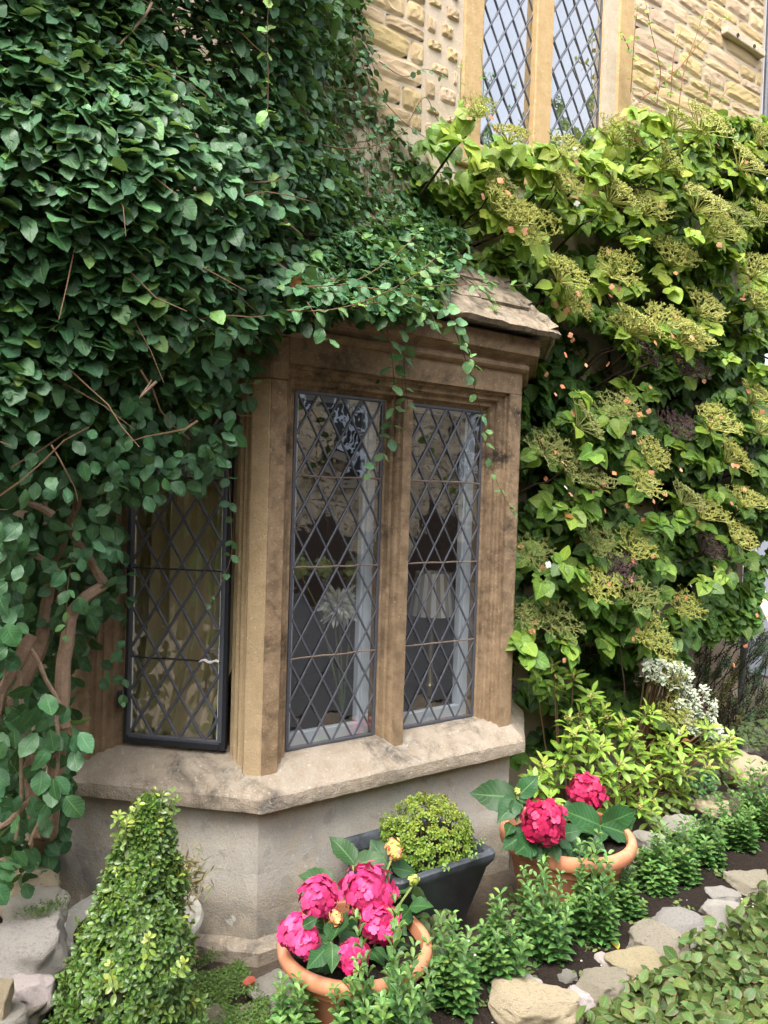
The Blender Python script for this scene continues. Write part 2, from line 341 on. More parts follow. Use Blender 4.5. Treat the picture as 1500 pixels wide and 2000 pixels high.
def glass_mat(name, k, c, tint):
    g = G(name); v = g.co(True); nb = g.bump(g.noise(v, 14, 2, .5), .05, .01)
    f = g.n('LayerWeight', {'Blend': .5, 'Normal': nb}, out=1); f = g.math('MINIMUM', g.math('ADD', g.math('MULTIPLY', g.math('POWER', f, 4.0), k), c), 1.0)
    t = g.n('BsdfTransparent', {0: (*tint, 1)}); s_ = g.n('BsdfGlossy', {'Color': (.95, .97, 1, 1), 'Roughness': .01, 'Normal': nb})
    return g.done(g.n('MixShader', {0: f, 1: t, 2: s_}))
M['glass'] = glass_mat('old_window_glass', .7, .25, (.9, .92, .91))
M['glass_up'] = glass_mat('sky_facing_window_glass', .6, .48, (.85, .9, .95))
M['vase'] = glass_mat('clear_vase_glass', .9, .05, (.75, .85, .78))
def shade_mat():
    g = G('striped_lampshade'); v = g.co(); a = g.n('TexGradient', {0: v}, out=1, gradient_type='RADIAL')
    s_ = g.math('GREATER_THAN', g.math('FRACT', g.math('MULTIPLY', a, 15.0)), .5)
    c = g.mix(s_, (.72, .72, .7), (.4, .34, .27)); p = g.bsdf(c, .8); t = g.n('BsdfTranslucent', {'Color': c})
    return g.done(g.n('MixShader', {0: .3, 1: p, 2: t}))
M['shade'] = shade_mat()
def far_stone():
    g = G('coursed_stone_far'); v = g.co(); v2 = g.n('Mapping', {0: v, 2: (R(90), 0, 0)})
    b = g.n('TexBrick', {'Vector': v2, 'Color1': (.75, .62, .44, 1), 'Color2': (.55, .43, .28, 1), 'Mortar': (.16, .13, .1, 1), 'Scale': 1.6, 'Mortar Size': .02, 'Bias': 0.0, 'Brick Width': .7, 'Row Height': .25})
    c = g.mix(g.math('MULTIPLY', g.ramp(g.noise(v, 2.5, 6, .7), [(.45, 0), (.7, 1)]), .5), b, (.25, .2, .14)); return g.done(g.bsdf(c, .9))
M['far_stone'] = far_stone()
M['dark_glass'] = flat_mat('dark_far_glass', (.02, .022, .026), .2, .5)
M['slate'] = flat_mat('far_roof_tiles', (.16, .13, .1), .85, .2, 0, .4, 5, .6)

# ------------------------------------------------------------------ leaf templates and scattering
def leaf_tmpl(W=.6, peak=.42, fold=.22, curl=.25, K=7, serr=0.0, tip=1.0, twist=0.0, heart=0.0, wave=0.0, seed=0):
    rr = np.random.default_rng(seed); V = []; UV = []
    ts = np.linspace(0, 1, K+1)
    p = math.log(.5)/math.log(peak)
    for i, t in enumerate(ts):
        w_ = W/2*math.sin(math.pi*t**p)**(.75 if t < peak else tip) if 0 < t < 1 else 0
        if serr and 0 < i < K: w_ *= 1+(serr if i % 2 else -serr)
        z0 = -curl*t*t; a = twist*t; y = t
        for sx in (-1, 0, 1):
            x = sx*w_; z = z0+fold*abs(x)+wave*math.sin(t*9+sx)*abs(x)
            yy = y-(heart*abs(sx)*(1-t)**4 if t > 0 else 0)
            V.append((x*math.cos(a)-z*math.sin(a)*0, yy, z+x*math.sin(a))); UV.append((sx*1.0, t, 0))
    F_ = []
    for i in range(K):
        a, b = 3*i, 3*i+3
        for j in (0, 1):
            if i == 0: F_.append((a+1, b+1+j, b+j))
            elif i == K-1: F_.append((a+j, a+j+1, b+1))
            else: F_ += [(a+j, a+j+1, b+j+1), (a+j, b+j+1, b+j)]
    return np.array(V), np.array(F_), np.array(UV)
TM = {}
def tmpls(key):
    if key in TM: return TM[key]
    spec = {'creeper': [dict(W=(.66, .82, .72, .6, .76)[k], peak=.5, fold=(.06, .2, .32, .15, .03)[k], curl=(.08, .3, .18, .42, -.1)[k], serr=.045, tip=.7, twist=.25*(k-2), wave=.14, K=8) for k in range(5)],
            'heart': [dict(W=.88, peak=.42, fold=.05+.09*k, curl=.1+.13*k, tip=.88, heart=.12, twist=.2*(k-1.5), wave=.12, K=9) for k in range(4)],
            'box': [dict(W=.55, peak=.55, fold=.2+.1*k, curl=.1+.1*k, tip=.7, K=4) for k in range(3)],
            'lance': [dict(W=.34, peak=.6, fold=.2+.15*k, curl=.12+.16*k, tip=.95, K=6, twist=.2*(k-1)) for k in range(3)],
            'pot': [dict(W=.66, peak=.42, fold=.14+.08*k, curl=.04+.09*k, serr=.05, tip=1.1, K=12, wave=.15) for k in range(3)],
            'round': [dict(W=.64, peak=.48, fold=.12+.1*k, curl=.1+.12*k, serr=.04, tip=.75, K=8, wave=.1) for k in range(3)],
            'needle': [dict(W=.16, peak=.5, fold=.2, curl=.1, tip=.6, K=3)],
            'petal': [dict(W=.98, peak=.6, fold=.02, curl=.1+.3*k, tip=.5, K=5) for k in range(2)],
            'strap': [dict(W=.2, peak=.55, fold=.3, curl=-.35+.3*k, tip=.5, K=6) for k in range(3)]}[key]
    TM[key] = [leaf_tmpl(seed=i, **d) for i, d in enumerate(spec)]
    return TM[key]
def basis(T, N):
    N = norm(N); T = norm(T-N*np.sum(T*N, 1, keepdims=True)); return np.cross(T, N), T, N
def mass(name, key, P, T, N, S, tone, mat, parent, stuff=True, rnd=None, width=None):
    ts = tmpls(key); X, T, N = basis(T, N); n = len(P); var = rng.integers(0, len(ts), n); rnd = rng.random(n) if rnd is None else rnd
    VV, FF, A, B, C = [], [], [], [], []; off = 0
    for k, (V, F_, UV) in enumerate(ts):
        i = np.where(var == k)[0]
        if not len(i): continue
        s_ = S[i][:, None, None]
        wd = 1.0 if width is None else width
        v = P[i][:, None, :]+s_*(V[None, :, 0:1]*wd*X[i][:, None, :]+V[None, :, 1:2]*T[i][:, None, :]+V[None, :, 2:3]*N[i][:, None, :])
        m = len(V); VV.append(v.reshape(-1, 3)); FF.append((F_[None]+(np.arange(len(i))*m)[:, None, None]).reshape(-1, 3)+off); off += m*len(i)
        A.append(np.repeat(rnd[i], m)); B.append(np.repeat(tone[i], m)); C.append(np.tile(UV, (len(i), 1)))
    me = mesh(name, np.concatenate(VV), np.concatenate(FF), mat, True, {'rnd': ('FLOAT', np.concatenate(A)), 'tone': ('FLOAT', np.concatenate(B)), 'luv': ('FLOAT_VECTOR', np.concatenate(C))})
    o = add(name, me, parent)
    if stuff: o['kind'] = 'stuff'
    return o
OM = {}
def leaf_mesh(key, k, tq, mat):
    q = (key, k, tq, mat.name)
    if q not in OM:
        V, F_, UV = tmpls(key)[k]
        OM[q] = mesh('leaf', V, F_, mat, True, {'tone': ('FLOAT', np.full(len(V), tq/6)), 'luv': ('FLOAT_VECTOR', UV)})
    return OM[q]
def leaf_objs(name, key, P, T, N, S, tone, mat, parent):
    ts = tmpls(key); X, T, N = basis(T, N)
    for i in range(len(P)):
        s_ = float(S[i]); x, t, n_ = X[i]*s_, T[i]*s_, N[i]*s_
        Mx = Matrix(((x[0], t[0], n_[0], P[i][0]), (x[1], t[1], n_[1], P[i][1]), (x[2], t[2], n_[2], P[i][2]), (0, 0, 0, 1)))
        add(name, leaf_mesh(key, random.randrange(len(ts)), int(round(min(1, max(0, tone[i]))*6)), mat), parent, Mx)
def foliage(parent, key, P, T, N, S, tone, mat, n_obj=300, name='leaf', rest='leaves'):
    P, T, N, S, tone = map(np.asarray, (P, T, N, S, tone)); P = P.astype(float)
    if n_obj:
        q = proj(P+norm(T)*S[:, None]*.5); vis = (q[:, 0] > 0) & (q[:, 0] < 1500) & (q[:, 1] > 0) & (q[:, 1] < 2000)
        cx = (np.clip(q[:, 0], 0, 1499)//8).astype(int); cy = (np.clip(q[:, 1], 0, 1999)//8).astype(int); cell = cy*200+cx
        zb = np.full(200*260, 1e9); np.minimum.at(zb, cell[vis], q[vis, 2])
        view = norm(EYE-P); fac = np.abs(np.sum(view*norm(N), 1))
        sc = S**2*(.25+fac)/q[:, 2]**2*np.where(vis, 1, 0)*np.where(q[:, 2] < zb[cell]+.015, 1, .01)
        order = np.argsort(-sc); i, j = order[:n_obj], order[n_obj:]; i = i[sc[i] > 0]
        leaf_objs(name, key, P[i], T[i], N[i], S[i], tone[i], mat, parent)
    else: j = np.arange(len(P))
    if len(j): mass(rest, key, P[j], T[j], N[j], S[j], tone[j], mat, parent)
def rdir(n): return norm(rng.normal(size=(n, 3)))

# ------------------------------------------------------------------ ground, lane, far road
def structure(name, me): return tag(add(name, me), kind='structure')
WALL_Y, F_Y = 2.95, 2.42
def gz(x, y):   # height of the ground near the bay
    return .02*noise.noise(Vector((x*1.7, y*1.7, 0)))+.012*noise.noise(Vector((x*6, y*6, 3)))
mb = MB(); xs = list(np.arange(-1.5, 6.6, .1)); ys = list(np.arange(.9, 3.6, .1))
xs = [-400, -120, -40, -12, -4]+xs+[9, 14, 25, 60, 150, 400]; ys = [-400, -120, -40, -12, -4, -1]+ys+[6, 12, 30, 80, 180, 400]
mb.quadgrid([[(x, y, gz(x, y)-.03 if -1.5 < x < 6.5 and .9 < y < 3.5 else -.03) for x in xs] for y in ys])
structure('ground', mesh('ground', mb.v, mb.f, M['earth'], True))
mb = MB(); mb.box(-60, 80, -5.2, .3, -.2, -.012); M['lane'] = flat_mat('dark_lane_tarmac', (.035, .036, .038), .9, .1, 0, .3, 60, .5); structure('lane', mesh('lane', mb.v, mb.f, M['lane']))
mb = MB(); mb.hexa([(7.2, 3.2, -.2), (60, -1, -.2), (60, 60, -.2), (8.5, 30, -.2), (7.2, 3.2, -.008), (60, -1, -.008), (60, 60, -.008), (8.5, 30, -.008)])
structure('road', mesh('road', mb.v, mb.f, M['asphalt']))
mb = MB(); a = hz(1470, 1128, 0); b = hz(1500, 1185, 0); d = Vector(b-a); n_ = Vector((-d.y, d.x, 0)).normalized()*.1
a2 = Vector(a)-d*2; b2 = Vector(b)+d*.5
mb.hexa([p+Vector((0, 0, -.06)) for p in (a2-n_, b2-n_, b2+n_, a2+n_)]+[p+Vector((0, 0, -.003)) for p in (a2-n_, b2-n_, b2+n_, a2+n_)])
structure('road_line', mesh('road_line', mb.v, mb.f, M['line']))
# bed soil, gently mounded, between the two rows of stones
mb = MB()
rows = []
for x in np.arange(.9, 5.6, .04):
    row = []
    for t in np.linspace(0, 1, 16):
        yc0 = 1.5+.02*x; yc1 = 2.02+.075*max(0, x-2.2)
        y = yc0+(yc1-yc0)*t
        row.append((x, y, .015+.04*math.sin(math.pi*t)+.012*noise.noise(Vector((x*14, y*14, 0)))+.01*noise.noise(Vector((x*40, y*40, 5)))))
    rows.append(row)
mb.quadgrid(rows); structure('bed_soil', mesh('bed_soil', mb.v, [f[::-1] for f in mb.f], M['soil'], True))

# ------------------------------------------------------------------ the stone house
house = thing('stone_house', (1.8, 2.95, 0), 'golden stone house with a leaded bay window, mullioned upper window and rubble wall', 'house')
mb = MB()
UX0, UX1, UZ0, UZ1 = 2.6, 3.56, 3.36, 5.3            # upper window opening
mb.box(-4, .76, WALL_Y, 3.35, -.3, 7); mb.box(2.92, 5.2, WALL_Y, 3.35, -.3, 2.5); mb.box(.76, UX0, WALL_Y, 3.35, 2.5, 7)
mb.box(UX1, 5.2, WALL_Y, 3.35, 2.5, 7); mb.box(UX0, UX1, WALL_Y, 3.35, 2.5, UZ0); mb.box(UX0, UX1, WALL_Y, 3.35, UZ1, 7)
mb.box(-4, -3.6, 3.35, 8, -.3, 7); mb.box(4.8, 5.2, 3.35, 8, -.3, 7)
wall = mb.build('wall', M['mortar'], house)
# rubble stones: a few shapes shared by all
def stone_shape(seed, nx=9, nz=5, rough=.26):
    V = []; F_ = []
    for j in range(nz+1):
        for i in range(nx+1):
            u, v_ = i/nx-.5, j/nz-.5; e = max(abs(u), abs(v_))*2
            p = Vector((u*3, v_*3, seed*7.3)); q = noise.noise_vector(p)*.05
            y = -1.0*(1-e**6)+(.4*noise.noise(p*1.3)+.3*noise.noise(p*3.1)+.3*noise.noise(p*6)+.2*noise.noise(p*13))*(1-e**8)
            V.append((u*(1-.07*abs(v_*2)**4)+q.x*rough*3, y*.42, v_*(1-.12*abs(u*2)**4)+q.z*rough*4))
    for j in range(nz):
        for i in range(nx):
            a = j*(nx+1)+i; F_.append((a, a+1, a+nx+2, a+nx+1))
    return mesh('stone', V, F_, M['wallstone'], False)
stones = [stone_shape(s_) for s_ in range(14)]
def lay(x0, x1, z0, z1, gap, wmin, wmax, depth):
    z = z0; n = 0
    while z < z1:
        h = random.uniform(.06, .125); x = x0-random.uniform(0, .15)
        while x < x1:
            w_ = random.uniform(wmin, wmax)*(.75+h*4); xa, xb = max(x, x0), min(x+w_, x1)
            if xb-xa > .05:
                cx, cz, hw, hh = (xa+xb)/2, z+h/2, (xb-xa)-gap*random.uniform(.6, 1.4), h-gap*random.uniform(.5, 1.5)
                cz += random.uniform(-.006, .006)
                Mx = Matrix.Translation((cx, WALL_Y, cz)) @ Matrix.Rotation(random.uniform(-.04, .04), 4, 'Y') @ Matrix.Diagonal((hw, depth*random.uniform(.7, 1.3), hh, 1))
                add('stone', random.choice(stones), wall, Mx); n += 1
            x += w_
        z += h
    return n
nst = lay(1.7, 2.26, 3.3, 5.0, .008, .16, .38, .022)+lay(2.26, 2.48, 3.3, 5.0, .04, .1, .15, .028)+lay(3.785, 5.18, 3.6, 5.35, .009, .16, .48, .022)
o = None
# strip fixed to the wall near the corner
mb = MB(); a = hy(1422, 52, 2.9); b = hy(1500, 105, 2.9); mb.box(a[0], b[0]-.02, 2.905, 2.95, a[2]-.03, a[2]+.012)
tie = mb.build('timber_plate', M['mortar'], house, bevel=.006)
for k in range(3):
    m2 = MB(); m2.lathe([(0, -.006), (.012, -.006), (.012, .004)], n=8); m2.build('bolt', M['iron'], tie, M=Matrix.Translation((a[0]+.12+.2*k, 2.902, a[2]-.01)) @ Matrix.Rotation(R(90), 4, 'X'))
# wall head trim at the corner: a lead downpipe
mb = MB(); mb.tube([(5.215, 2.93, -.1), (5.215, 2.93, 7)], .022, 10); mb.build('downpipe', M['lead'], house)

# --- leaded lights
def leaded(parent, org, ud, W, H, dw, dh, glass, came_w=.009, tilt=.5, bars=(), bar_mat=None, tone=None):
    U = Vector(ud).normalized(); Z = Vector((0, 0, 1)); Nn = U.cross(Z); O = Vector(org)   # Nn points out of the wall
    def clip(poly):
        for ax, lim, sg in ((0, 0, 1), (0, W, -1), (1, 0, 1), (1, H, -1)):
            out = []
            for i in range(len(poly)):
                a, b = poly[i], poly[(i+1) % len(poly)]; da, db = sg*(a[ax]-lim), sg*(b[ax]-lim)
                if da >= 0: out.append(a)
                if (da >= 0) != (db >= 0): t = da/(da-db); out.append((a[0]+(b[0]-a[0])*t, a[1]+(b[1]-a[1])*t))
            poly = out
            if not poly: break
        return poly
    cache = {}
    nx, nz = int(W/dw)+2, int(H/dh)+2
    for i in range(-1, 2*nx):
        for j in range(-1, 2*nz):
            if (i+j) % 2 == 0: continue
            cx, cz = i*dw/2, j*dh/2
            poly = clip([(cx-dw/2, cz), (cx, cz-dh/2), (cx+dw/2, cz), (cx, cz+dh/2)])
            if len(poly) < 3: continue
            ar = abs(sum(poly[k][0]*poly[(k+1) % len(poly)][1]-poly[(k+1) % len(poly)][0]*poly[k][1] for k in range(len(poly))))/2
            if ar < .04*dw*dh: continue
            mx = sum(p[0] for p in poly)/len(poly); mz = sum(p[1] for p in poly)/len(poly)
            key = tuple((round(p[0]-mx, 4), round(p[1]-mz, 4)) for p in poly)
            if key not in cache: cache[key] = mesh('pane', [(p[0]-mx, 0, p[1]-mz) for p in poly], [tuple(range(len(poly)))], glass)
            B = Matrix((( U.x, -Nn.x, 0, 0), (U.y, -Nn.y, 0, 0), (0, 0, 1, 0), (0, 0, 0, 1)))
            Mx = Matrix.Translation(O+U*mx+Z*mz) @ B @ Matrix.Rotation(R(random.gauss(0, tilt)), 4, 'X') @ Matrix.Rotation(R(random.gauss(0, tilt)), 4, 'Z')
            add('pane', cache[key], parent, Mx)
    mb = MB()
    def bar(a, b, wd, th, off):
        A, B = O+U*a[0]+Z*a[1], O+U*b[0]+Z*b[1]; t = (B-A).normalized(); s_ = t.cross(Nn)*wd/2
        pr = [(-1, -.2), (-.85, .55), (-.3, 1), (.3, 1), (.85, .55), (1, -.2)]
        mb.quadgrid([[p+s_*x+Nn*(off+th*y) for x, y in pr] for p in (A, B)], True)
    for sg in (1, -1):
        for k in range(-nz-2, nx+nz+3):
            # u/dw + sg*v/dh = k
            pts = []
            for v_ in (0, H):
                u_ = dw*(k-sg*v_/dh)
                if 0 <= u_ <= W: pts.append((u_, v_))
            for u_ in (0, W):
                v_ = sg*dh*(k-u_/dw)
                if 0 < v_ < H: pts.append((u_, v_))
            if len(pts) >= 2: bar(pts[0], pts[1], came_w, .0035, .002 if sg > 0 else .0035)
    for a, b in (((0, 0), (W, 0)), ((W, 0), (W, H)), ((W, H), (0, H)), ((0, H), (0, 0))): bar(a, b, came_w*1.6, .004, .003)
    for i in range(0, 2*nx):       # solder joints
        for j in range(0, 2*nz):
            if (i+j) % 2 == 0:
                u_, v_ = i*dw/2, j*dh/2
                if .01 < u_ < W-.01 and .01 < v_ < H-.01:
                    c = O+U*u_+Z*v_+Nn*.0062; r_ = came_w*random.uniform(.6, .85); b0 = len(mb.v)
                    mb.v += [tuple(c+(U*math.cos(k*math.pi/3)+Z*math.sin(k*math.pi/3))*r_-Nn*.003) for k in range(6)]+[tuple(c+Nn*.0015)]
                    mb.f += [(b0+k, b0+(k+1) % 6, b0+6) for k in range(6)]
    mb.build('lead_lattice', M['lead'], parent, True)
    for v_ in bars:
        m2 = MB(); m2.tube([O+U*(W*t)+Z*(v_+random.uniform(-.002, .002))+Nn*.004 for t in np.linspace(0, 1, 9)], .0035, 6); m2.build('saddle_bar', bar_mat or M['bar'], parent, True)

def ring(pts, prof, fr, mat, name, parent, jit=0):
    """mould a profile along an open U path given in (s,z) of a window plane; prof = (inward, depth)"""
    mbx = MB(); rows = []
    P = [Vector(p) for p in pts]
    for i, p in enumerate(P):
        d0 = (P[i]-P[i-1]).normalized() if i else (P[1]-P[0]).normalized(); d1 = (P[i+1]-P[i]).normalized() if i < len(P)-1 else d0
        n0 = Vector((d0.y, -d0.x)); n1 = Vector((d1.y, -d1.x)); m = (n0+n1).normalized(); m /= max(.3, m.dot(n0))
        row = []
        for wi, d in prof:
            q = p+m*wi; v = fr(q.x, q.y, d)
            if jit: v = v+Vector(noise.noise_vector(v*28))*jit
            row.append(v)
        rows.append(row)
    mbx.quadgrid(rows); return mbx.build(name, mat, parent)
def upath(s0, s1, z0, z1, step=.06):
    pts = []
    n = int((z1-z0)/step)
    pts += [(s0, z0+(z1-z0)*k/n) for k in range(n)]
    m_ = max(2, int((s1-s0)/step)); pts += [(s0+(s1-s0)*k/m_, z1) for k in range(m_)]
    pts += [(s1, z1-(z1-z0)*k/n) for k in range(n+1)]
    return pts
PROF = [(0, 0), (0, .016), (.011, .018), (.014, .03), (.022, .034), (.031, .033), (.036, .04), (.038, .053), (.047, .057), (.056, .057), (.06, .064), (.063, .08), (.081, .09), (.081, .14)]
# bay plan
C1, C2 = (1.235, F_Y), (2.445, F_Y); A0 = (1.235-.56, F_Y+.56); D0 = (2.445+.56, F_Y+.56)
PATH = [A0, C1, C2, D0]
# plinth
mb = MB(); prof = [(0, .5), (.0, .4), (.001, .25), (.004, .12), (.012, .05), (.016, .02)]
mb.sweep(densify(PATH, .05), [(-.1, .5)]+prof+[(.016, -.2), (-.1, -.2)], .004); mb.build('bay_plinth', M['plinth'], house)
mb = MB(); mb.sweep(densify([A0, C1, (1.95, F_Y)], .06), [(-.02, .045), (.045, .03), (.06, .015), (.06, -.2), (-.02, -.2)], .008); mb.build('footing_stone', M['sill'], house)
# sill
mb = MB(); mb.sweep(densify(PATH, .018), [(-.16, .646), (-.09, .641), (-.045, .63), (-.01, .612), (.02, .589), (.045, .567), (.06, .553), (.0645, .547), (.0655, .53), (.065, .51), (.0635, .498), (.06, .4945), (.02, .494), (-.1, .494)], .0022)
mb.build('bay_sill', M['sill'], house)
def front(s_, z, d): return Vector((s_, F_Y+d, z))
def cant(s_, z, d): return Vector((C1[0]-s_*.70711+d*.70711, C1[1]+s_*.70711+d*.70711, z))
def rcant(s_, z, d): return Vector((C2[0]+s_*.70711-d*.70711, C2[1]+s_*.70711+d*.70711, z))
def block(name, fr, s0, s1, z0, z1, d0, d1, mat, bev=.004, nz=14, jit=.0015):
    mb = MB(); rows = []
    for k in range(nz+1):
        z = z0+(z1-z0)*k/nz; row = []
        for s_, d in ((s0, d0), (s1, d0), (s1, d1), (s0, d1)):
            v = fr(s_, z, d); row.append(v+Vector(noise.noise_vector(v*23))*jit)
        rows.append(row)
    b = mb.quadgrid(rows, True); mb.f.append((b+3, b+2, b+1, b)); q = b+4*nz; mb.f.append((q, q+1, q+2, q+3))
    return mb.build(name, mat, house, bevel=bev)
ZT = 2.045
# corner piers: cant faces paler with light put in, front faces brown from stains and painted shade
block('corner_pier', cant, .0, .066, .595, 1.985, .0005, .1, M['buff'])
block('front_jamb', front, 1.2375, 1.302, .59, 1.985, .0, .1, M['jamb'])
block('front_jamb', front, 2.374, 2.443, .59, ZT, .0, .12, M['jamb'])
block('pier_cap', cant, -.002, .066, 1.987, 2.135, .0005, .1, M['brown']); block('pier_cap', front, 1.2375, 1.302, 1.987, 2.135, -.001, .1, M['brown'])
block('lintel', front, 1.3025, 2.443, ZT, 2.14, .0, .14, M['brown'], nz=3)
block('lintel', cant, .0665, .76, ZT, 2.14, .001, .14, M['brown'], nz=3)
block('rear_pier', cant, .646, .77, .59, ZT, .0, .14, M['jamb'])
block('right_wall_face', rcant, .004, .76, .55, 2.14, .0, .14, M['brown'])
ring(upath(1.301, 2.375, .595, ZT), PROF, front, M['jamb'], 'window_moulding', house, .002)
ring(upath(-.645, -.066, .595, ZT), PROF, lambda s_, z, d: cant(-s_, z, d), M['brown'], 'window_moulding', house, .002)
# the pier's own mouldings on the cant side are the same buff stone
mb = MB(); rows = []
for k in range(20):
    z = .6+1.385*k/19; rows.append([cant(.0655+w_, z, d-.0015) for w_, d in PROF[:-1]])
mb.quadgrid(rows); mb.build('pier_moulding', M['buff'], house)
# mullion
half = [(.021, .008), (.026, .022), (.033, .028), (.037, .036), (.039, .05), (.047, .055), (.05, .066), (.053, .078), (.068, .09), (.068, .13)]
MX = 1.838
poly = [(MX-w_, F_Y+d) for w_, d in half]+[(MX+w_, F_Y+d) for w_, d in half[::-1]]
mb = MB(); mb.prism(poly, .6, 1.97, 24)
for i, v in enumerate(mb.v):
    q = Vector(noise.noise_vector(Vector(v)*26))*.0022; mb.v[i] = (v[0]+q.x, v[1]+q.y, v[2])
mb.build('mullion', M['jamb'], house)
# cornice
mb = MB(); mb.sweep(densify([(A0[0]+.02, A0[1]-.02), C1, C2, (D0[0]-.02, D0[1]-.02)], .05), [(-.1, 2.138), (.0, 2.138), (.008, 2.14), (.02, 2.144), (.028, 2.152), (.029, 2.162), (.023, 2.17), (.014, 2.174), (.016, 2.185), (.028, 2.196), (.05, 2.204), (.066, 2.206), (.068, 2.216), (.07, 2.272), (.066, 2.278), (-.1, 2.28)], .0015)
mb.build('cornice', M['brown'], house)
# glass lights
GZ0, GZ1 = .647, 1.963
lights = []
for s0, s1 in ((1.382, 1.77), (1.906, 2.294)):
    lt = bpy.data.objects.new('leaded_light', None); link(lt, house, Matrix.Translation((s0, F_Y+.088, GZ0)))
    leaded(lt, (s0, F_Y+.088, GZ0), (1, 0, 0), s1-s0, GZ1-GZ0, (s1-s0)/4, .165, M['glass'], bars=(.335, .672, 1.01), tilt=.6)
    mb = MB(); y0, y1 = F_Y+.125, F_Y+.155      # white inner frame behind the leading
    a, b = s0-.03, s1+.03; mb.box(a, a+.065, y0, y1, GZ0-.02, GZ1+.03); mb.box(b-.065, b, y0, y1, GZ0-.02, GZ1+.03)
    mb.box(a+.065, b-.065, y0, y1, GZ0-.02, GZ0+.042); mb.box(a+.065, b-.065, y0, y1, GZ1-.02, GZ1+.03)
    mb.box(b-.078, b-.065, y0+.01, y1+.012, GZ0+.042, GZ1-.02)
    mb.build('inner_frame', M['white'], lt, bevel=.003)
# left casement in its black iron frame
ca = bpy.data.objects.new('casement', None); link(ca, house, Matrix.Translation(cant(.36, .65, .08)))
S0, S1 = .158, .553
org = cant(S1-.022, .685, .072); W_ = S1-S0-.044; H_ = 1.25
leaded(ca, org, (.70711, -.70711, 0), W_, H_, W_/3.6, .16, M['glass'], came_w=.0115, bars=(.29, .62, .95), bar_mat=M['iron'], tilt=.8)
mb = MB()
for (a, b, z0, z1) in ((S0, S0+.024, .655, 1.965), (S1-.024, S1, .655, 1.965), (S0+.024, S1-.024, .655, .683), (S0+.024, S1-.024, 1.94, 1.965)):
    mb.hexa([cant(a, z0, .095), cant(b, z0, .095), cant(b, z0, .067), cant(a, z0, .067), cant(a, z1, .095), cant(b, z1, .095), cant(b, z1, .067), cant(a, z1, .067)])
mb.build('casement_frame', M['iron'], ca, bevel=.004)
mb = MB()
for (a, b, z0, z1) in ((S0+.026, S0+.032, .69, 1.92), (S1-.033, S1-.026, .69, 1.92), (S0+.03, S1-.03, .684, .69)):
    mb.hexa([cant(a, z0, .075), cant(b, z0, .075), cant(b, z0, .068), cant(a, z0, .068), cant(a, z1, .075), cant(b, z1, .075), cant(b, z1, .068), cant(a, z1, .068)])
mb.build('glazing_putty', M['putty'], ca)
mb = MB(); mb.tube([cant(S0+.03+.1*t, .685+.292+.004*math.sin(t*14), .066) for t in np.linspace(0, .75, 9)], [.004, .0055, .004, .006, .005, .006, .004, .005, .002], 6); mb.build('putty_smear', M['putty'], ca, True)
for z in (.82, 1.3):
    mb = MB(); c = cant(S1+.006, z, .05); mb.tube([c-Vector((0, 0, .03)), c+Vector((0, 0, .03))], .011, 8); mb.tube([cant(S1-.03, z, .055), cant(S1+.012, z, .055)], .006, 6); mb.build('hinge', M['iron'], ca, bevel=.002)
# bay roof of split stone tiles
EO, EZ = .125, 2.285
ri0, ri1 = (C1[0]-.052, F_Y-EO), (C2[0]+.052, F_Y-EO)
def roofp(x, t, lift=0):   # t = metres up the slope of the front face
    return Vector((x, F_Y-EO+t*.72-lift*.69, EZ+t*.69+lift*.72))
mb = MB(); rp = (C1[0]+.25, F_Y+.53); rq = (C2[0]-.25, F_Y+.53)
mb.v = [roofp(ri0[0], .02), roofp(ri1[0], .02), Vector((C2[0]-.06, 2.94, 2.88)), Vector((C1[0]+.06, 2.94, 2.88)), Vector((A0[0]-.1, 2.94, EZ)), Vector((D0[0]+.1, 2.94, EZ))]
mb.f = [(0, 1, 2, 3), (4, 0, 3), (1, 5, 2), (4, 5, 1, 0)]
roof = mb.build('bay_roof', M['roof'], house)
def tile(c, ux, up, nrm, w_, h, th, seed):
    mbx = MB(); nx, ny = 6, 4; top = []; bot = []
    for j in range(ny+1):
        for i in range(nx+1):
            u_, v_ = (i/nx-.5)*w_, j/ny*h
            q = Vector((i*.7+seed*5.1, j*.7, seed)); e = noise.noise(q)*.012
            v0 = v_+(e*1.6 if j == 0 else 0); u0 = u_+(noise.noise(q+Vector((0, 0, 9)))*.01 if i in (0, nx) else 0)
            p = c+ux*u0+up*v0; hgt = th+noise.noise(q*1.9)*.009+(-.006 if j == 0 else 0)
            top.append(p+nrm*hgt); bot.append(p)
    b = len(mbx.v); mbx.v = top+bot; n = (nx+1)*(ny+1)
    for j in range(ny):
        for i in range(nx): a = j*(nx+1)+i; mbx.f.append((a, a+1, a+nx+2, a+nx+1)); mbx.f.append((n+a, n+a+nx+1, n+a+nx+2, n+a+1))
    for i in range(nx): mbx.f.append((i, n+i, n+i+1, i+1)); a = ny*(nx+1)+i; mbx.f.append((a, a+1, n+a+1, n+a))
    for j in range(ny): a = j*(nx+1); mbx.f.append((a, a+nx+1, n+a+nx+1, n+a)); a += nx; mbx.f.append((a, n+a, n+a+nx+1, a+nx+1))
    return mbx.build('roof_tile', M['roof'], roof)
upv = Vector((0, .72, .69)); nv = Vector((0, -.69, .72)); sd_ = 0
for c_ in range(5):
    t0 = c_*.165; x = ri0[0]+(.02+.07*c_)-(c_ % 2)*.05; xe = ri1[0]-.075*c_+.02
    while x < xe-.06:
        w_ = min(random.uniform(.24, .36), xe-x)
        if xe-(x+w_) < .12: w_ = xe-x
        tile(roofp(x+w_/2, t0-.012, .004+.003*(sd_ % 3)), Vector((1, 0, 0)), (upv+nv*-.1).normalized(), nv, w_-.006, .225, .03, sd_); x += w_; sd_ += 1
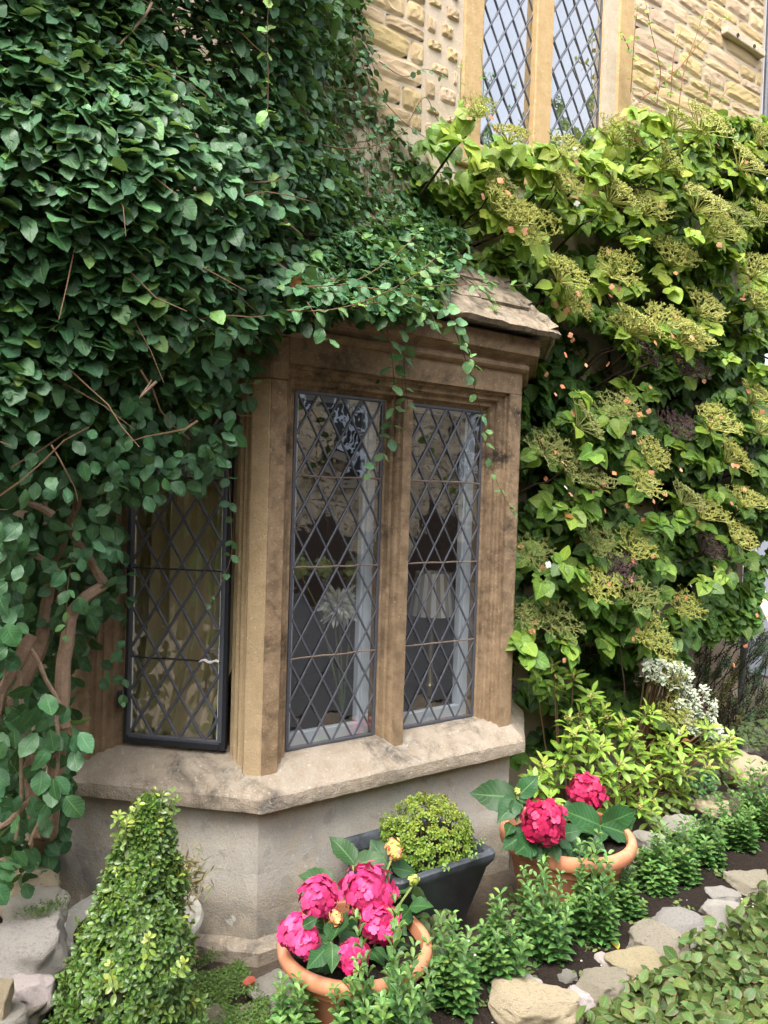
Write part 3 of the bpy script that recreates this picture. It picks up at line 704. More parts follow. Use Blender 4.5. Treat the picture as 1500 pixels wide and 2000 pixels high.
for side in (1, -1):    # cant faces of the roof
    e0 = Vector((ri1[0] if side > 0 else ri0[0], F_Y-EO, EZ)); e1 = Vector(((D0[0]+.1) if side > 0 else (A0[0]-.1), 2.94, EZ)); ap = Vector((C2[0]-.06 if side > 0 else C1[0]+.06, 2.94, 2.88))
    ux = (e1-e0).normalized(); nn = ux.cross(ap-e0).normalized() * (1 if side > 0 else -1)
    if nn.z < 0: nn = -nn
    up2 = nn.cross(ux).normalized(); up2 = up2 if up2.z > 0 else -up2
    L_ = (e1-e0).length
    for c_ in range(4):
        lo, hi = .07*c_+.03, L_-.04-.1*c_; k = max(1, int((hi-lo)/.28))
        for q in range(k):
            w_ = (hi-lo)/k; tile(e0+ux*(lo+w_*(q+.5))+up2*(c_*.165), ux, (up2-nn*.1).normalized(), nn, w_-.006, .22, .028, sd_); sd_ += 1
for side in (1, -1):
    a = Vector((ri1[0] if side > 0 else ri0[0], F_Y-EO, EZ+.015)); b = Vector((C2[0]-.06 if side > 0 else C1[0]+.06, 2.94, 2.9))
    for k in range(5):
        t0, t1 = k/5, (k+1)/5+.03; mb = MB(); p0, p1 = a.lerp(b, t0), a.lerp(b, min(1, t1)); d = (p1-p0).normalized(); sx = d.cross(Vector((0, 0, 1))).normalized()*.075; dn = sx.cross(d).normalized()
        if dn.z < 0: dn = -dn
        rows = []
        for q in range(6):
            p = p0.lerp(p1, q/5)+dn*(.03-.012*q/5); j_ = [Vector(noise.noise_vector(p*17+Vector((i*3, 0, 0))))*.012 for i in range(5)]
            rows.append([p-sx-dn*.05+j_[0], p-sx*.5-dn*.012+j_[1], p+dn*.006+j_[2], p+sx*.5-dn*.012+j_[3], p+sx-dn*.05+j_[4]])
        mb.quadgrid(rows); mb.build('hip_tile', M['roof'], roof)

# upper mullioned window
uw = bpy.data.objects.new('upper_window', None); link(uw, house, Matrix.Translation((3.06, WALL_Y, UZ0)))
def ublock(name, x0, x1, y0, y1, z0, z1): mb = MB(); mb.box(x0, x1, y0, y1, z0, z1); return mb.build(name, M['upper'], uw, bevel=.008)
ublock('jamb', 2.495, 2.622, WALL_Y-.012, 3.2, UZ0-.02, UZ1); ublock('sill', 2.45, 3.8, WALL_Y-.03, 3.3, UZ0-.14, UZ0-.0205)
poly = [(3.0, 2.985), (3.0, 2.953), (3.005, 2.948), (3.122, 2.948), (3.127, 2.953), (3.127, 2.985), (3.11, 3.1), (3.02, 3.1)]
mb = MB(); mb.prism(poly, UZ0-.02, UZ1); mb.build('mullion', M['upper'], uw)
poly = [(3.77, 2.936), (3.77, 3.2), (3.548, 3.2), (3.548, 2.99), (3.556, 2.978), (3.6, 2.974), (3.606, 2.96), (3.65, 2.956), (3.657, 2.936)]
mb = MB(); mb.prism(poly[::-1], UZ0-.02, UZ1); mb.build('jamb', M['upper'], uw)
for x0, x1 in ((2.612, 3.01), (3.118, 3.552)):
    leaded(uw, (x0, 2.99, UZ0-.02), (1, 0, 0), x1-x0, UZ1-UZ0, (x1-x0)/4, .165, M['glass_up'], came_w=.0095, tilt=1.3)
mb = MB(); mb.box(2.5, 3.6, 3.36, 3.38, 5.2, 5.3); mb.box(2.4, 3.75, 4.6, 4.65, 3.2, 5.6); mb.box(2.4, 2.43, 3.36, 4.6, 3.2, 5.6); mb.box(3.72, 3.75, 3.36, 4.6, 3.2, 5.6); mb.box(2.43, 3.72, 3.36, 4.6, 3.2, 3.23); mb.box(2.43, 3.72, 3.36, 4.6, 5.57, 5.6)
structure('upper_room', mesh('upper_room', mb.v, mb.f, M['room_cool']))

# room behind the bay
mb = MB(); mb.box(-1, 4.7, 6, 6.1, -.2, 2.7); mb.box(-1, 4.7, 3.36, 6, 2.6, 2.7); mb.box(-1, 4.7, 3.36, 6, -.2, -.1); mb.box(-1.1, -1, 3.36, 6.1, -.2, 2.7); mb.box(4.7, 4.79, 3.36, 6.1, -.2, 2.7)
structure('room', mesh('room', mb.v, mb.f, M['room']))
mb = MB(); mb.prism([(1.2, 2.6), (2.46, 2.6), (2.8, 2.95), (2.8, 3.3), (.9, 3.3), (.9, 2.92)], .56, .6); mb.build('window_board', M['table'], house)
mb = MB(); mb.prism([(1.0, 2.7), (2.7, 2.7), (2.9, 3.0), (2.9, 3.34), (.8, 3.34), (.8, 3.0)], 2.15, 2.19); mb.build('bay_ceiling', M['room'], house)
# opposite house, mirrored in the panes
oh = thing('opposite_house', (6, -7, 0), 'stone house across the lane seen mirrored in the bay panes', 'house')
mb = MB(); mb.box(-14, 26, -12, -7, -.2, 5.2); mb.build('wall', M['far_stone'], oh)
mb = MB(); mb.prism([(-14.3, -12.4), (26.3, -12.4), (26.3, -6.7), (-14.3, -6.7)], 5.203, 5.3)
mb.v += [(-14.3, -6.7, 5.305), (26.3, -6.7, 5.305), (26.3, -9.5, 7.6), (-14.3, -9.5, 7.6), (-14.3, -12.4, 5.305), (26.3, -12.4, 5.305)]; b0 = len(mb.v)-6
mb.f += [(b0, b0+1, b0+2, b0+3), (b0+3, b0+2, b0+5, b0+4)]; mb.build('roof', M['slate'], oh)
for wx, wz in ((7.05, 2.15), (10.6, 2.15), (3.2, 2.15), (14.2, 2.15), (-1.5, 2.15), (-6, 2.15)):
    mb = MB(); mb.box(wx-.08, wx+1.08, -6.996, -6.95, wz-.12, wz+1.62); wf = mb.build('window', M['dark_glass'], oh)
    mb = MB()
    for k in range(4): x = wx+k*.3167; mb.box(x, x+.05, -6.948, -6.9, wz, wz+1.5)
    for k in range(5): z = wz+k*.3625; mb.box(wx, wx+1, -6.946, -6.904, z, z+.05)
    mb.build('window_bars', M['white'], wf)
    mb = MB(); mb.box(wx-.2, wx+1.2, -6.995, -6.85, wz-.28, wz-.125); mb.box(wx-.2, wx+1.2, -6.995, -6.93, wz+1.625, wz+1.85); mb.build('window_sill', M['sill'], wf)

hd = thing('added_dark_fence', (6, -5.6, 0), 'low dark board fence added before the opposite house to darken the bay pane reflections', 'fence')  # unseen fence added so the lower panes reflect something dark
mb = MB(); mb.box(-.2, .2, -.012, .012, 0, 1.3); bme = mesh('board', mb.v, mb.f, M['table'])
for k in range(60): add('board', bme, hd, Matrix.Translation((-7+.42*k, -5.6, -.05)) @ Matrix.Diagonal((1, 1, .72+.3*abs(math.sin(k*1.7))*abs(math.sin(k*.37)), 1)))
ft = thing('lime_tree', (26, -21, 0), 'tall broad tree beyond the opposite house, mirrored in the upper window', 'tree')
mb = MB(); mb.tube([(26, -21, -.2), (26.1, -21, 5), (26, -21.2, 10), (26, -21, 16)], [.6, .5, .35, .1], 10)
for k in range(9): a = k*2.4; mb.tube([(26, -21, 6+k), (26+3*math.cos(a), -21+3*math.sin(a), 8+k*1.1)], [.22, .06], 6)
mb.build('trunk', M['twig_dark'], ft, True)
FAR_TREE = ft
# unseen hedge added along the lane to darken the casement reflection and block low sky
hd = thing('added_dark_hedge', (-7, -1, 0), 'tall dark hedge added along the lane to darken the left casement reflection', 'hedge')
mb = MB(); rows = []
for j in range(14):
    z = 4.2*j/13; rows.append([(-6.5-.3*math.sin(math.pi*j/13)*0+.25*noise.noise(Vector((y*1.3, z*1.3, 2)))+.1*noise.noise(Vector((y*5, z*5, 2)))-(.6*(j/13)**6), y, z) for y in np.linspace(-5.4, 2.8, 40)])
rows.append([(-8.2, y, 4.1) for y in np.linspace(-5.4, 2.8, 40)]); rows.append([(-8.3, y, 0) for y in np.linspace(-5.4, 2.8, 40)])
mb.quadgrid(rows); o = mb.build('foliage', LM['creeper'], hd, True); o['kind'] = 'stuff'
# ------------------------------------------------------------------ creeper over the left of the house
def creeper_y(x, z):
    th = .1+.76*(1-sstep(.85, 1.95, x)); y = WALL_Y-th
    y = y+.06*np.sin(x*5.1+z*3.3)+.05*np.sin(z*7.7-x*2.1)
    ry = F_Y-EO+(z-EZ)*1.04-.09
    y = np.where((x > 1.0) & (z > 2.12), np.minimum(y, np.maximum(ry, 2.17)), y)
    return y
CREEP = [(-900, -900), (716, -900), (722, 60), (735, 105), (752, 165), (772, 215), (815, 285), (860, 340), (895, 400), (912, 440), (905, 490), (885, 530), (868, 570), (850, 612), (770, 616), (690, 612), (640, 622), (600, 632), (560, 650), (530, 690), (508, 712), (482, 740), (470, 825), (452, 868), (430, 890), (390, 945), (330, 960), (270, 965), (200, 950), (150, 940), (60, 1000), (-900, 1050)]
creeper = thing('creeper_shrub', (.2, 2.75, 0), 'dense dark green wall creeper hanging over the left of the bay from gnarled bare trunks', 'creeper')
def place(n, xr, zr, yf, poly, depth, recede=None):
    x = rng.uniform(*xr, n); z = rng.uniform(*zr, n); y = yf(x, z); P = np.stack([x, y, z], 1); q = proj(P)
    if recede is not None:
        yl = recede(q[:, 0]); under = np.clip((q[:, 1]-yl)/300, 0, 1); P[:, 1] += under*.55
        keep = rng.random(n) > np.where(under > 0, .3+.25*under, 0)
    else: under = np.zeros(n); keep = np.ones(n, bool)
    k = keep & inside(poly, q[:, 0], q[:, 1]) & (q[:, 2] > .3)
    P, under = P[k], under[k]; P[:, 1] += rng.random(len(P))**1.6*depth
    return P, under
P, und = place(74000, (-.5, 2.3), (1.1, 4.4), creeper_y, CREEP, .42, lambda px: np.where(px < 270, 780-.5*px, 645))
Pa, ua = place(34000, (-.4, .75), (1.3, 4.3), creeper_y, CREEP, .5, lambda px: np.where(px < 270, 780-.5*px, 645))
Pb, ub = place(14000, (1.1, 2.3), (2.2, 3.0), lambda x, z: np.maximum(2.06, F_Y-EO+(z-EZ)*1.04-.12-.09*np.sin(x*9+z*5)*np.sin(z*11-x*4)-.05*np.sin(x*21)), [(600, 470), (860, 400), (912, 450), (905, 490), (885, 530), (868, 570), (850, 612), (760, 622), (640, 620)], .13)
P, und = np.concatenate((P, Pa, Pb)), np.concatenate((und, ua, ub))
n = len(P)
edge = sstep(1.1, 1.7, P[:, 0])[:, None]       # where the mass turns back to the wall its leaves hang
out = norm(np.array([[-.12, -1, 0]])*(1-edge)+np.array([[.55, -.85, 0]])*edge)
N = norm(out*.75+np.array([[0, 0, .95]])+rng.normal(size=(n, 3))*.45)
T = norm(out*.35+np.array([[0, 0, -.75]])+rng.normal(size=(n, 3))*np.array([[.75, .4, .35]]))
S = (.029+.042*rng.random(n)**1.5)*(1-.12*edge[:, 0])
tone = np.clip(.26+.24*rng.normal(size=n)+.25*edge[:, 0]*rng.random(n), 0, .85); tone[rng.random(n) < .03] = 1
foliage(creeper, 'creeper', P, T, N, S, tone, LM['creeper'])
n = 5200; c_ = np.array([[26, -21, 11.5], [22, -20, 10], [30, -22, 10.5], [25, -18, 9], [27, -20, 16]])[rng.integers(0, 5, n)]; tp = c_+rdir(n)*(rng.random((n, 1))**.4)*np.array([[4.2, 4, 3.6]])
mass('crown', 'heart', tp, rdir(n)+np.array([[0, 0, -.5]]), rdir(n)+np.array([[0, 0, .6]]), rng.uniform(.3, .6, n), rng.random(n)*.4, LM['climber'], FAR_TREE)
# inner twigs
mb = MB()
for k in range(420):
    x = random.uniform(-.3, 1.7); z = random.uniform(1.3, 4.0); y = float(creeper_y(np.array(x), np.array(z)))+random.uniform(.0, .3)
    a = random.uniform(-2.6, .6); L = random.uniform(.12, .4); p = [Vector((x, y, z))]; d = Vector((math.cos(a), random.uniform(-.3, .1), math.sin(a)*.8))
    q = proj(p[0]+d*L)[0]
    if not inside(CREEP, [q[0]], [q[1]])[0]: continue
    for s_ in range(4): d = (d+Vector((random.gauss(0, .2), random.gauss(0, .15), random.gauss(0, .2)))).normalized(); p.append(p[-1]+d*L/4)
    r0 = random.uniform(.0016, .0034); mb.tube(p, [r0, r0*.9, r0*.8, r0*.6, r0*.35], 4)
def twigs_px(mb, lines, y, r0, r1, wob=.01):
    for ln in lines:
        pts = [Vector(hy(px, py, y+(0 if len(c) == 0 else c[0]))) for px, py, *c in ln]
        P2 = []
        for a, b in zip(pts[:-1], pts[1:]):
            for t in np.linspace(0, 1, 5)[:-1]: v = a.lerp(b, t); P2.append(v+Vector(noise.noise_vector(v*11))*wob)
        P2.append(pts[-1]); mb.tube(P2, list(np.linspace(r0, r1, len(P2))), 7)
# bare twigs in the shaded hollow
random.seed(21)
for k in range(110):
    px, py = random.uniform(-10, 400), random.uniform(700, 1000)
    if px > 330 and py > 900: continue
    y = 2.4+random.uniform(0, .25)+(py-690)/900; p = [Vector(hy(px, py, y))]; a = random.choice([random.gauss(0, .4), random.gauss(math.pi, .4), random.gauss(-1.5, .4), random.gauss(-2.2, .5)]); L = random.uniform(.08, .22)
    d = Vector((math.cos(a), random.gauss(0, .2), math.sin(a)))
    for s_ in range(4): d = (d+Vector((random.gauss(0, .22), random.gauss(0, .15), random.gauss(0, .22)))).normalized(); p.append(p[-1]+d*L/4)
    r0 = random.uniform(.0014, .0034); mb.tube(p, [r0, r0*.95, r0*.8, r0*.6, r0*.4], 4)
o = mb.build('twigs', M['twig'], creeper, True); o['kind'] = 'stuff'
for ln in ([(298, 10), (262, 60), (212, 120)], [(262, 200), (236, 250), (244, 180)], [(0, 118), (60, 155), (92, 195), (140, 180)], [(170, 310), (205, 350), (225, 395)], [(305, 745), (272, 770), (296, 742)], [(400, 640), (355, 665), (318, 690)]):
    mb = MB(); twigs_px(mb, [ln], 2.13, .004, .002, .012); mb.build('dead_branch', M['bark'], creeper, True)
# trunks
TR = [('trunk', [[(25, 1375), (75, 1265, .02), (92, 1180, .02), (98, 1100, 0), (120, 1060), (150, 1000)]], 2.5, .022, .013),
      ('trunk', [[(52, 1330), (98, 1230), (118, 1140), (135, 1080, .05), (180, 990, .1)]], 2.62, .022, .011),
      ('trunk', [[(118, 1420), (120, 1330), (132, 1260), (145, 1190), (168, 1165), (205, 1140), (192, 1118), (160, 1075), (140, 1020), (165, 930)]], 2.45, .025, .01),
      ('trunk', [[(-30, 1440), (0, 1350), (40, 1280), (62, 1240)]], 2.42, .024, .018),
      ('branch', [[(100, 1010), (66, 990), (25, 972)]], 2.36, .013, .007), ('branch', [[(110, 1120), (70, 1085), (40, 1060)]], 2.44, .012, .007),
      ('branch', [[(60, 1265), (85, 1310), (115, 1370), (112, 1500), (80, 1600), (58, 1650)]], 2.36, .007, .005), ('branch', [[(35, 1310), (45, 1400), (40, 1560), (30, 1640)]], 2.36, .007, .005),
      ('branch', [[(-8, 1615), (20, 1600), (60, 1560)]], 2.38, .011, .008), ('branch', [[(0, 1215), (8, 1265), (2, 1340)]], 2.3, .004, .003)]
for nm, ln, y, r0, r1 in TR:
    mb = MB(); twigs_px(mb, ln, y, r0, r1, .012); mb.build(nm, M['bark'], creeper, True)
mb = MB(); mb.tube([hy(28, 1370, 2.46), hy(60, 1480, 2.5), hy(75, 1620, 2.55), hz(80, 1720, .05)], [.022, .024, .028, .036], 8); mb.build('trunk', M['bark'], creeper, True)
mb = MB(); mb.tube([hy(118, 1415, 2.45), hy(110, 1500, 2.5), hy(95, 1620, 2.55), hz(105, 1700, .05)], [.025, .026, .028, .036], 8); mb.build('trunk', M['bark'], creeper, True)
# leaves low on the trunks and in the shaded hollow
def px_leaves(poly, n, yr, smin, smax, tone0, key='creeper', mat='creeper', tdown=.8, outv=(-.1, -1, .25), spread=.4, parent=None, n_obj=0, rest='leaves'):
    xs_ = [p[0] for p in poly]; ys_ = [p[1] for p in poly]; L = []
    while len(L) < n:
        px, py = random.uniform(min(xs_), max(xs_)), random.uniform(min(ys_), max(ys_))
        if inside(poly, [px], [py])[0]: L.append(hy(px, py, random.uniform(*yr)))
    P = np.array(L); N = norm(np.array([outv])+rng.normal(size=(n, 3))*spread); T = norm(np.array([[0, -.15, -tdown]])+rng.normal(size=(n, 3))*np.array([[.55, .3, .3]]))
    foliage(parent or creeper, key, P, T, N, rng.uniform(smin, smax, n), np.clip(tone0+.12*rng.normal(size=n), 0, 1), LM[mat], n_obj, rest=rest)
px_leaves([(-20, 1000), (245, 1000), (235, 1120), (185, 1250), (150, 1330), (150, 1480), (115, 1690), (-20, 1740)], 620, (2.55, 2.9), .045, .075, .1, spread=.5)
px_leaves([(-20, 1350), (60, 1340), (110, 1320), (150, 1400), (160, 1480), (130, 1560), (95, 1620), (85, 1690), (40, 1740), (-20, 1740)], 95, (2.22, 2.45), .042, .068, .08, spread=.6)
px_leaves([(40, 1360), (95, 1330), (160, 1400), (150, 1530), (95, 1600)], 14, (2.2, 2.26), .06, .075, .2)
px_leaves([(-20, 940), (230, 930), (215, 1010), (180, 1040), (190, 1100), (240, 1120), (200, 1200), (30, 1230), (-20, 1330)], 230, (2.3, 2.75), .035, .06, .12)
px_leaves([(-20, 1000), (60, 1010), (40, 1150), (30, 1250), (-20, 1330)], 90, (2.15, 2.4), .04, .065, .15)
px_leaves([(60, 1000), (230, 960), (240, 1090), (130, 1130), (60, 1100)], 80, (2.35, 2.7), .04, .06, .1)
px_leaves([(70, 1180), (240, 1100), (250, 1320), (170, 1330)], 26, (2.5, 2.75), .04, .055, .15)
px_leaves([(200, 740), (500, 700), (478, 830), (456, 885), (425, 915), (380, 955), (320, 972), (255, 975), (200, 960)], 430, (2.24, 2.5), .034, .06, .14, spread=.5)
px_leaves([(-20, 700), (330, 680), (300, 900), (200, 960), (-20, 960)], 420, (2.2, 2.55), .034, .06, .14, spread=.5)
# shoots with paired leaves
def shoot(name, pts, mat_stem, r_, n, smin, smax, tone, parent, key='creeper', lm='creeper', droop=.5, jitter=.006, twist=.9, sub=False, tipy=None):
    Pv = [Vector(p) for p in pts]; seg = []; D = 8
    for i in range(len(Pv)-1):
        p0 = Pv[max(0, i-1)]; p1, p2 = Pv[i], Pv[i+1]; p3 = Pv[min(len(Pv)-1, i+2)]
        for t in np.linspace(0, 1, D, endpoint=False): seg.append(.5*((2*p1)+(p2-p0)*t+(2*p0-5*p1+4*p2-p3)*t*t+(3*p1-p0-3*p2+p3)*t**3))
    seg.append(Pv[-1]); mb = MB(); mb.tube(seg, list(np.linspace(r_, r_*.45, len(seg))), 5); st = mb.build(name, mat_stem, parent, True)
    L, T, N, S, to = [], [], [], [], []
    for k in range(n):
        i = int((k+.5)/n*(len(seg)-1)); p = seg[i]; d = (seg[min(i+1, len(seg)-1)]-seg[max(i-1, 0)]).normalized(); a0 = k*twist+random.uniform(-.3, .3)
        ref = d.orthogonal().normalized()
        for s_ in (0, math.pi):
            if random.random() < .1: continue
            sidev = Matrix.Rotation(a0+s_, 3, d) @ ref
            t = (sidev+d*.45+Vector((0, 0, -droop))+Vector([random.gauss(0, .2) for _ in range(3)])).normalized()
            L.append(p+sidev*r_); T.append(t); N.append((Vector((-.15, -.6, .75))+Vector([random.gauss(0, .35) for _ in range(3)])).normalized())
            S.append(random.uniform(smin, smax)*(1-.35*k/n)); to.append(min(1, max(0, tone+random.gauss(0, .1)+.25*k/n)))
    t = norm(np.array([seg[-1]-seg[-3]])); tt = len(L)
    L.append(seg[-1]); T.append(Vector(t[0])); N.append(Vector((-.1, -.7, .6))); S.append(smin*.7); to.append(min(1, tone+.3))
    mass('leaves', key, np.array(L, float), np.array(T, float), np.array(N, float), np.array(S), np.array(to), LM[lm], st)
    return st
def pxs(lst): return [hy(a, b, c) for a, b, c in lst]
SH = [([(748, 600, 2.12), (765, 690, 2.14), (770, 760, 2.2), (768, 830, 2.26), (752, 880, 2.3), (722, 925, 2.3)], 9, .055, .068, .4),
      ([(790, 640, 2.12), (790, 720, 2.17), (796, 790, 2.24)], 6, .05, .064, .4),
      ([(855, 560, 2.1), (880, 620, 2.08), (905, 690, 2.14), (925, 750, 2.2), (945, 830, 2.3), (950, 880, 2.34), (970, 940, 2.36), (1000, 1000, 2.36)], 14, .042, .055, .5),
      ([(868, 590, 2.1), (895, 640, 2.08), (915, 690, 2.14), (930, 720, 2.18)], 6, .042, .052, .5),
      ([(560, 606, 2.1), (640, 606, 2.05), (720, 585, 2.03), (800, 545, 2.03), (860, 495, 2.05)], 8, .04, .052, .6),
      ([(830, 560, 2.2), (900, 556, 2.25), (980, 558, 2.3), (1032, 556, 2.35)], 6, .036, .046, .5),
      ([(522, 232, 2.12), (524, 150, 2.1), (522, 60, 2.08), (526, -5, 2.06)], 5, .034, .05, .9),
      ([(440, 860, 2.3), (448, 960, 2.38), (452, 1040, 2.42), (448, 1100, 2.43), (410, 1180, 2.45)], 8, .034, .045, .15),
      ([(244, 1080, 2.62), (246, 1180, 2.62), (243, 1290, 2.62), (240, 1370, 2.62)], 8, .034, .05, .25),
      ([(140, 960, 2.4), (145, 1060, 2.38), (133, 1140, 2.38), (128, 1240, 2.36)], 9, .036, .045, .4),
      ([(860, 340, 2.78), (890, 420, 2.72), (845, 480, 2.6), (838, 540, 2.45)], 7, .036, .046, .3),
      ([(600, 560, 2.1), (690, 550, 2.08), (770, 500, 2.1), (820, 450, 2.2)], 8, .036, .046, .45),
      ([(735, 180, 2.86), (790, 240, 2.84), (850, 280, 2.82), (905, 310, 2.8)], 6, .034, .044, .3),
      ([(740, 120, 2.88), (790, 150, 2.84), (830, 135, 2.83), (868, 152, 2.82)], 6, .03, .04, .2),
      ([(800, 235, 2.85), (830, 190, 2.84), (855, 235, 2.83), (878, 250, 2.82)], 3, .03, .038, .35),
      ([(600, 590, 2.1), (630, 640, 2.06), (645, 670, 2.08)], 3, .05, .06, .4), ([(830, 520, 2.3), (900, 540, 2.32), (950, 575, 2.34), (965, 600, 2.3)], 7, .045, .055, .55), ([(880, 480, 2.4), (930, 530, 2.42), (960, 555, 2.42)], 6, .045, .055, .4), ([(690, 600, 2.05), (750, 590, 2.04), (815, 600, 2.04), (840, 640, 2.06)], 6, .05, .06, .5),
      ([(700, 560, 2.06), (770, 570, 2.03), (830, 590, 2.02), (850, 640, 2.04)], 7, .04, .05, .25)]
for pts, n_, a, b, t in SH: shoot('hanging_shoot', pxs(pts), M['twig'], .0022, n_, a, b, t, creeper)
# trailing strands over the right edge of the mass
random.seed(5)
for k in range(26):
    px, py = random.uniform(640, 860), random.uniform(60, 500)
    if px > 700+max(0, (py-60))*.38: continue
    x, y, z = hy(px, py, 2.7); yy = float(creeper_y(np.array(x), np.array(z)))-.03; L = random.uniform(.25, .55); a = Vector(hy(px, py, yy)); d = Vector((.25, -.05, -1))
    shoot('hanging_shoot', [a, a+d*L*.35+Vector((.02, -.04, 0)), a+d*L*.7, a+d*L], M['twig'], .0016, 8, .03, .042, random.uniform(.15, .5), creeper)

# ------------------------------------------------------------------ climbing hydrangea
climber = thing('climbing_hydrangea', (3.4, 2.8, 0), 'lime green climbing hydrangea with lacy flat flower heads beside the bay window', 'climbing plant')
HY = [(838, 270), (870, 225), (930, 205), (960, 245), (1040, 262), (1110, 285), (1180, 300), (1205, 235), (1250, 205), (1310, 215), (1370, 195), (1430, 225), (1500, 225), (1900, 200), (1900, 1100), (1500, 1090), (1480, 1230), (1420, 1240), (1340, 1250), (1330, 1330), (1310, 1420), (1200, 1450), (1180, 1480), (1100, 1490), (1005, 1490), (1005, 1180), (1015, 960), (1030, 860), (1080, 830), (1095, 700), (1090, 650), (1040, 590), (960, 540), (880, 500), (880, 430), (880, 380)]
def hyd_y(x, z): return 2.62+.09*np.sin(x*4.3+z*2)+.07*np.sin(z*6.1+x*1.3)+.16*sstep(2.0, .9, z)*0
P, _ = place(52000, (1.9, 5.6), (.2, 4.6), hyd_y, HY, .33); P2, _ = place(26000, (4.2, 5.8), (.8, 4.0), hyd_y, HY, .5); P3, _ = place(16000, (1.9, 3.2), (2.3, 3.3), lambda x, z: 2.58+0*x, [(880, 455), (1015, 470), (1060, 560), (1010, 575), (960, 556), (900, 532), (868, 510)], .3); P4, _ = place(30000, (2.3, 4.6), (1.4, 3.2), lambda x, z: 2.72+0*x, [(1080, 560), (1260, 600), (1300, 760), (1180, 850), (1040, 880), (1020, 780), (1085, 720), (1100, 650)], .2); P = np.concatenate((P, P2, P3, P4))
# gaps under the shelves of growth
q = proj(P); g_ = np.sin(q[:, 1]*.034+np.sin(q[:, 0]*.013)*1.7+q[:, 0]*.006)
HOLES = [([(1060, 440), (1250, 450), (1240, 500), (1060, 500)]), ([(1090, 600), (1190, 640), (1230, 700), (1300, 740), (1200, 790), (1090, 800), (1030, 840), (1020, 760)]), ([(1010, 1360), (1100, 1380), (1080, 1480), (1005, 1470)]), ([(1010, 600), (1080, 640), (1100, 760), (1075, 830), (1020, 850)])]
hole = np.zeros(len(P), bool)
for h_ in HOLES: hole |= inside(h_, q[:, 0], q[:, 1])
back = (g_+.5*np.sin(q[:, 0]*.05+q[:, 1]*.021) > .35) | hole; keep = np.where(hole, rng.random(len(P)) < .8, ~back | (rng.random(len(P)) < .6))
P, back, hole = P[keep], back[keep], hole[keep]; P[:, 1] += np.where(hole, rng.uniform(.22, .36, len(P)), np.where(back, rng.uniform(.14, .34, len(P)), 0)); n = len(P)
N = norm(np.array([[-.1, -.75, .75]])+rng.normal(size=(n, 3))*.38); T = norm(np.array([[0, -.45, -.75]])+rng.normal(size=(n, 3))*np.array([[.6, .35, .3]]))
S = rng.uniform(.05, .092, n); q = proj(P)
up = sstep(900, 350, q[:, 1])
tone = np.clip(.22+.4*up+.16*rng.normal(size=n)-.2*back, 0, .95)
leafP, leafT, leafN, leafS, leaft = [P], [T], [N], [S], [tone]
# flower heads: (px, py, radius px, state)
FH = [(932, 222, 32, 0), (995, 272, 36, 0), (1100, 297, 34, 0), (1205, 270, 44, 0), (1375, 248, 48, 0), (1322, 245, 40, 0), (1488, 275, 36, 0), (970, 362, 38, 1), (975, 402, 50, 0), (1035, 452, 50, 0), (1002, 425, 44, 0), (1100, 362, 40, 0), (1200, 386, 46, 0), (1265, 412, 40, 0), (1365, 400, 50, 0), (1400, 450, 44, 0), (1440, 432, 36, 1), (1487, 424, 34, 0), (1100, 540, 46, 0), (1112, 592, 42, 0), (1200, 530, 44, 0), (1312, 505, 46, 0), (1240, 640, 52, 0), (1290, 628, 40, 0), (1340, 656, 46, 0), (1372, 606, 42, 0), (1470, 530, 40, 0), (1482, 592, 40, 0), (1300, 322, 40, 0), (1452, 322, 40, 0),
      (1221, 640, 40, 0), (1335, 664, 40, 0), (1250, 690, 36, 2), (1340, 724, 36, 2), (1203, 800, 40, 1), (1140, 828, 42, 1), (1192, 838, 34, 2), (1067, 880, 40, 1), (1111, 912, 40, 1), (1155, 942, 38, 1), (1318, 836, 36, 2), (1394, 826, 44, 0), (1427, 892, 40, 0), (1489, 838, 36, 0), (1474, 778, 40, 0), (1269, 892, 38, 0), (1254, 948, 36, 0), (1339, 975, 36, 1), (1375, 1002, 40, 0), (1456, 980, 36, 0), (1438, 1048, 36, 0), (1379, 1070, 36, 2), (1166, 1064, 40, 1), (1236, 1068, 42, 0), (1199, 1112, 34, 2), (1038, 1082, 34, 1), (1163, 1148, 42, 0), (1243, 1166, 40, 1), (1335, 1184, 34, 0), (1265, 1240, 44, 0), (1082, 1214, 44, 1), (1023, 1206, 30, 1), (1310, 1390, 34, 0), (1292, 1310, 36, 0)]
def umbel(seed, bud, mat):
    random.seed(seed); mb = MB(); 
    for k in range(20):
        a = k*2.4; ro = math.sqrt((k+.5)/20)*.8; e = Vector((ro*math.cos(a), ro*math.sin(a), .52-.22*ro*ro)); m = e*.5+Vector((0, 0, .02))
        mb.tube([(0, 0, 0), m, e], [.022, .016, .012], 3, False)
        for j in range(5):
            b = random.uniform(0, 6.28); f = e+Vector((math.cos(b)*.19, math.sin(b)*.19, random.uniform(.04, .13))); mb.tube([e, f], .011, 3, False)
            for l in range(4):
                c = random.uniform(0, 6.28); h = f+Vector((math.cos(c)*.07, math.sin(c)*.07, random.uniform(.01, .07))); mb.tube([f, h], .008, 3, False)
                r_ = bud*random.uniform(.7, 1.2); b0 = len(mb.v); mb.v += [tuple(h+Vector(d)*r_) for d in ((1, 0, 0), (0, 1, 0), (-1, 0, 0), (0, -1, 0), (0, 0, 1.2), (0, 0, -1))]
                mb.f += [(b0, b0+1, b0+4), (b0+1, b0+2, b0+4), (b0+2, b0+3, b0+4), (b0+3, b0, b0+4), (b0+1, b0, b0+5), (b0+2, b0+1, b0+5), (b0+3, b0+2, b0+5), (b0, b0+3, b0+5)]
    return mesh('flower_head', mb.v, mb.f, mat, False)
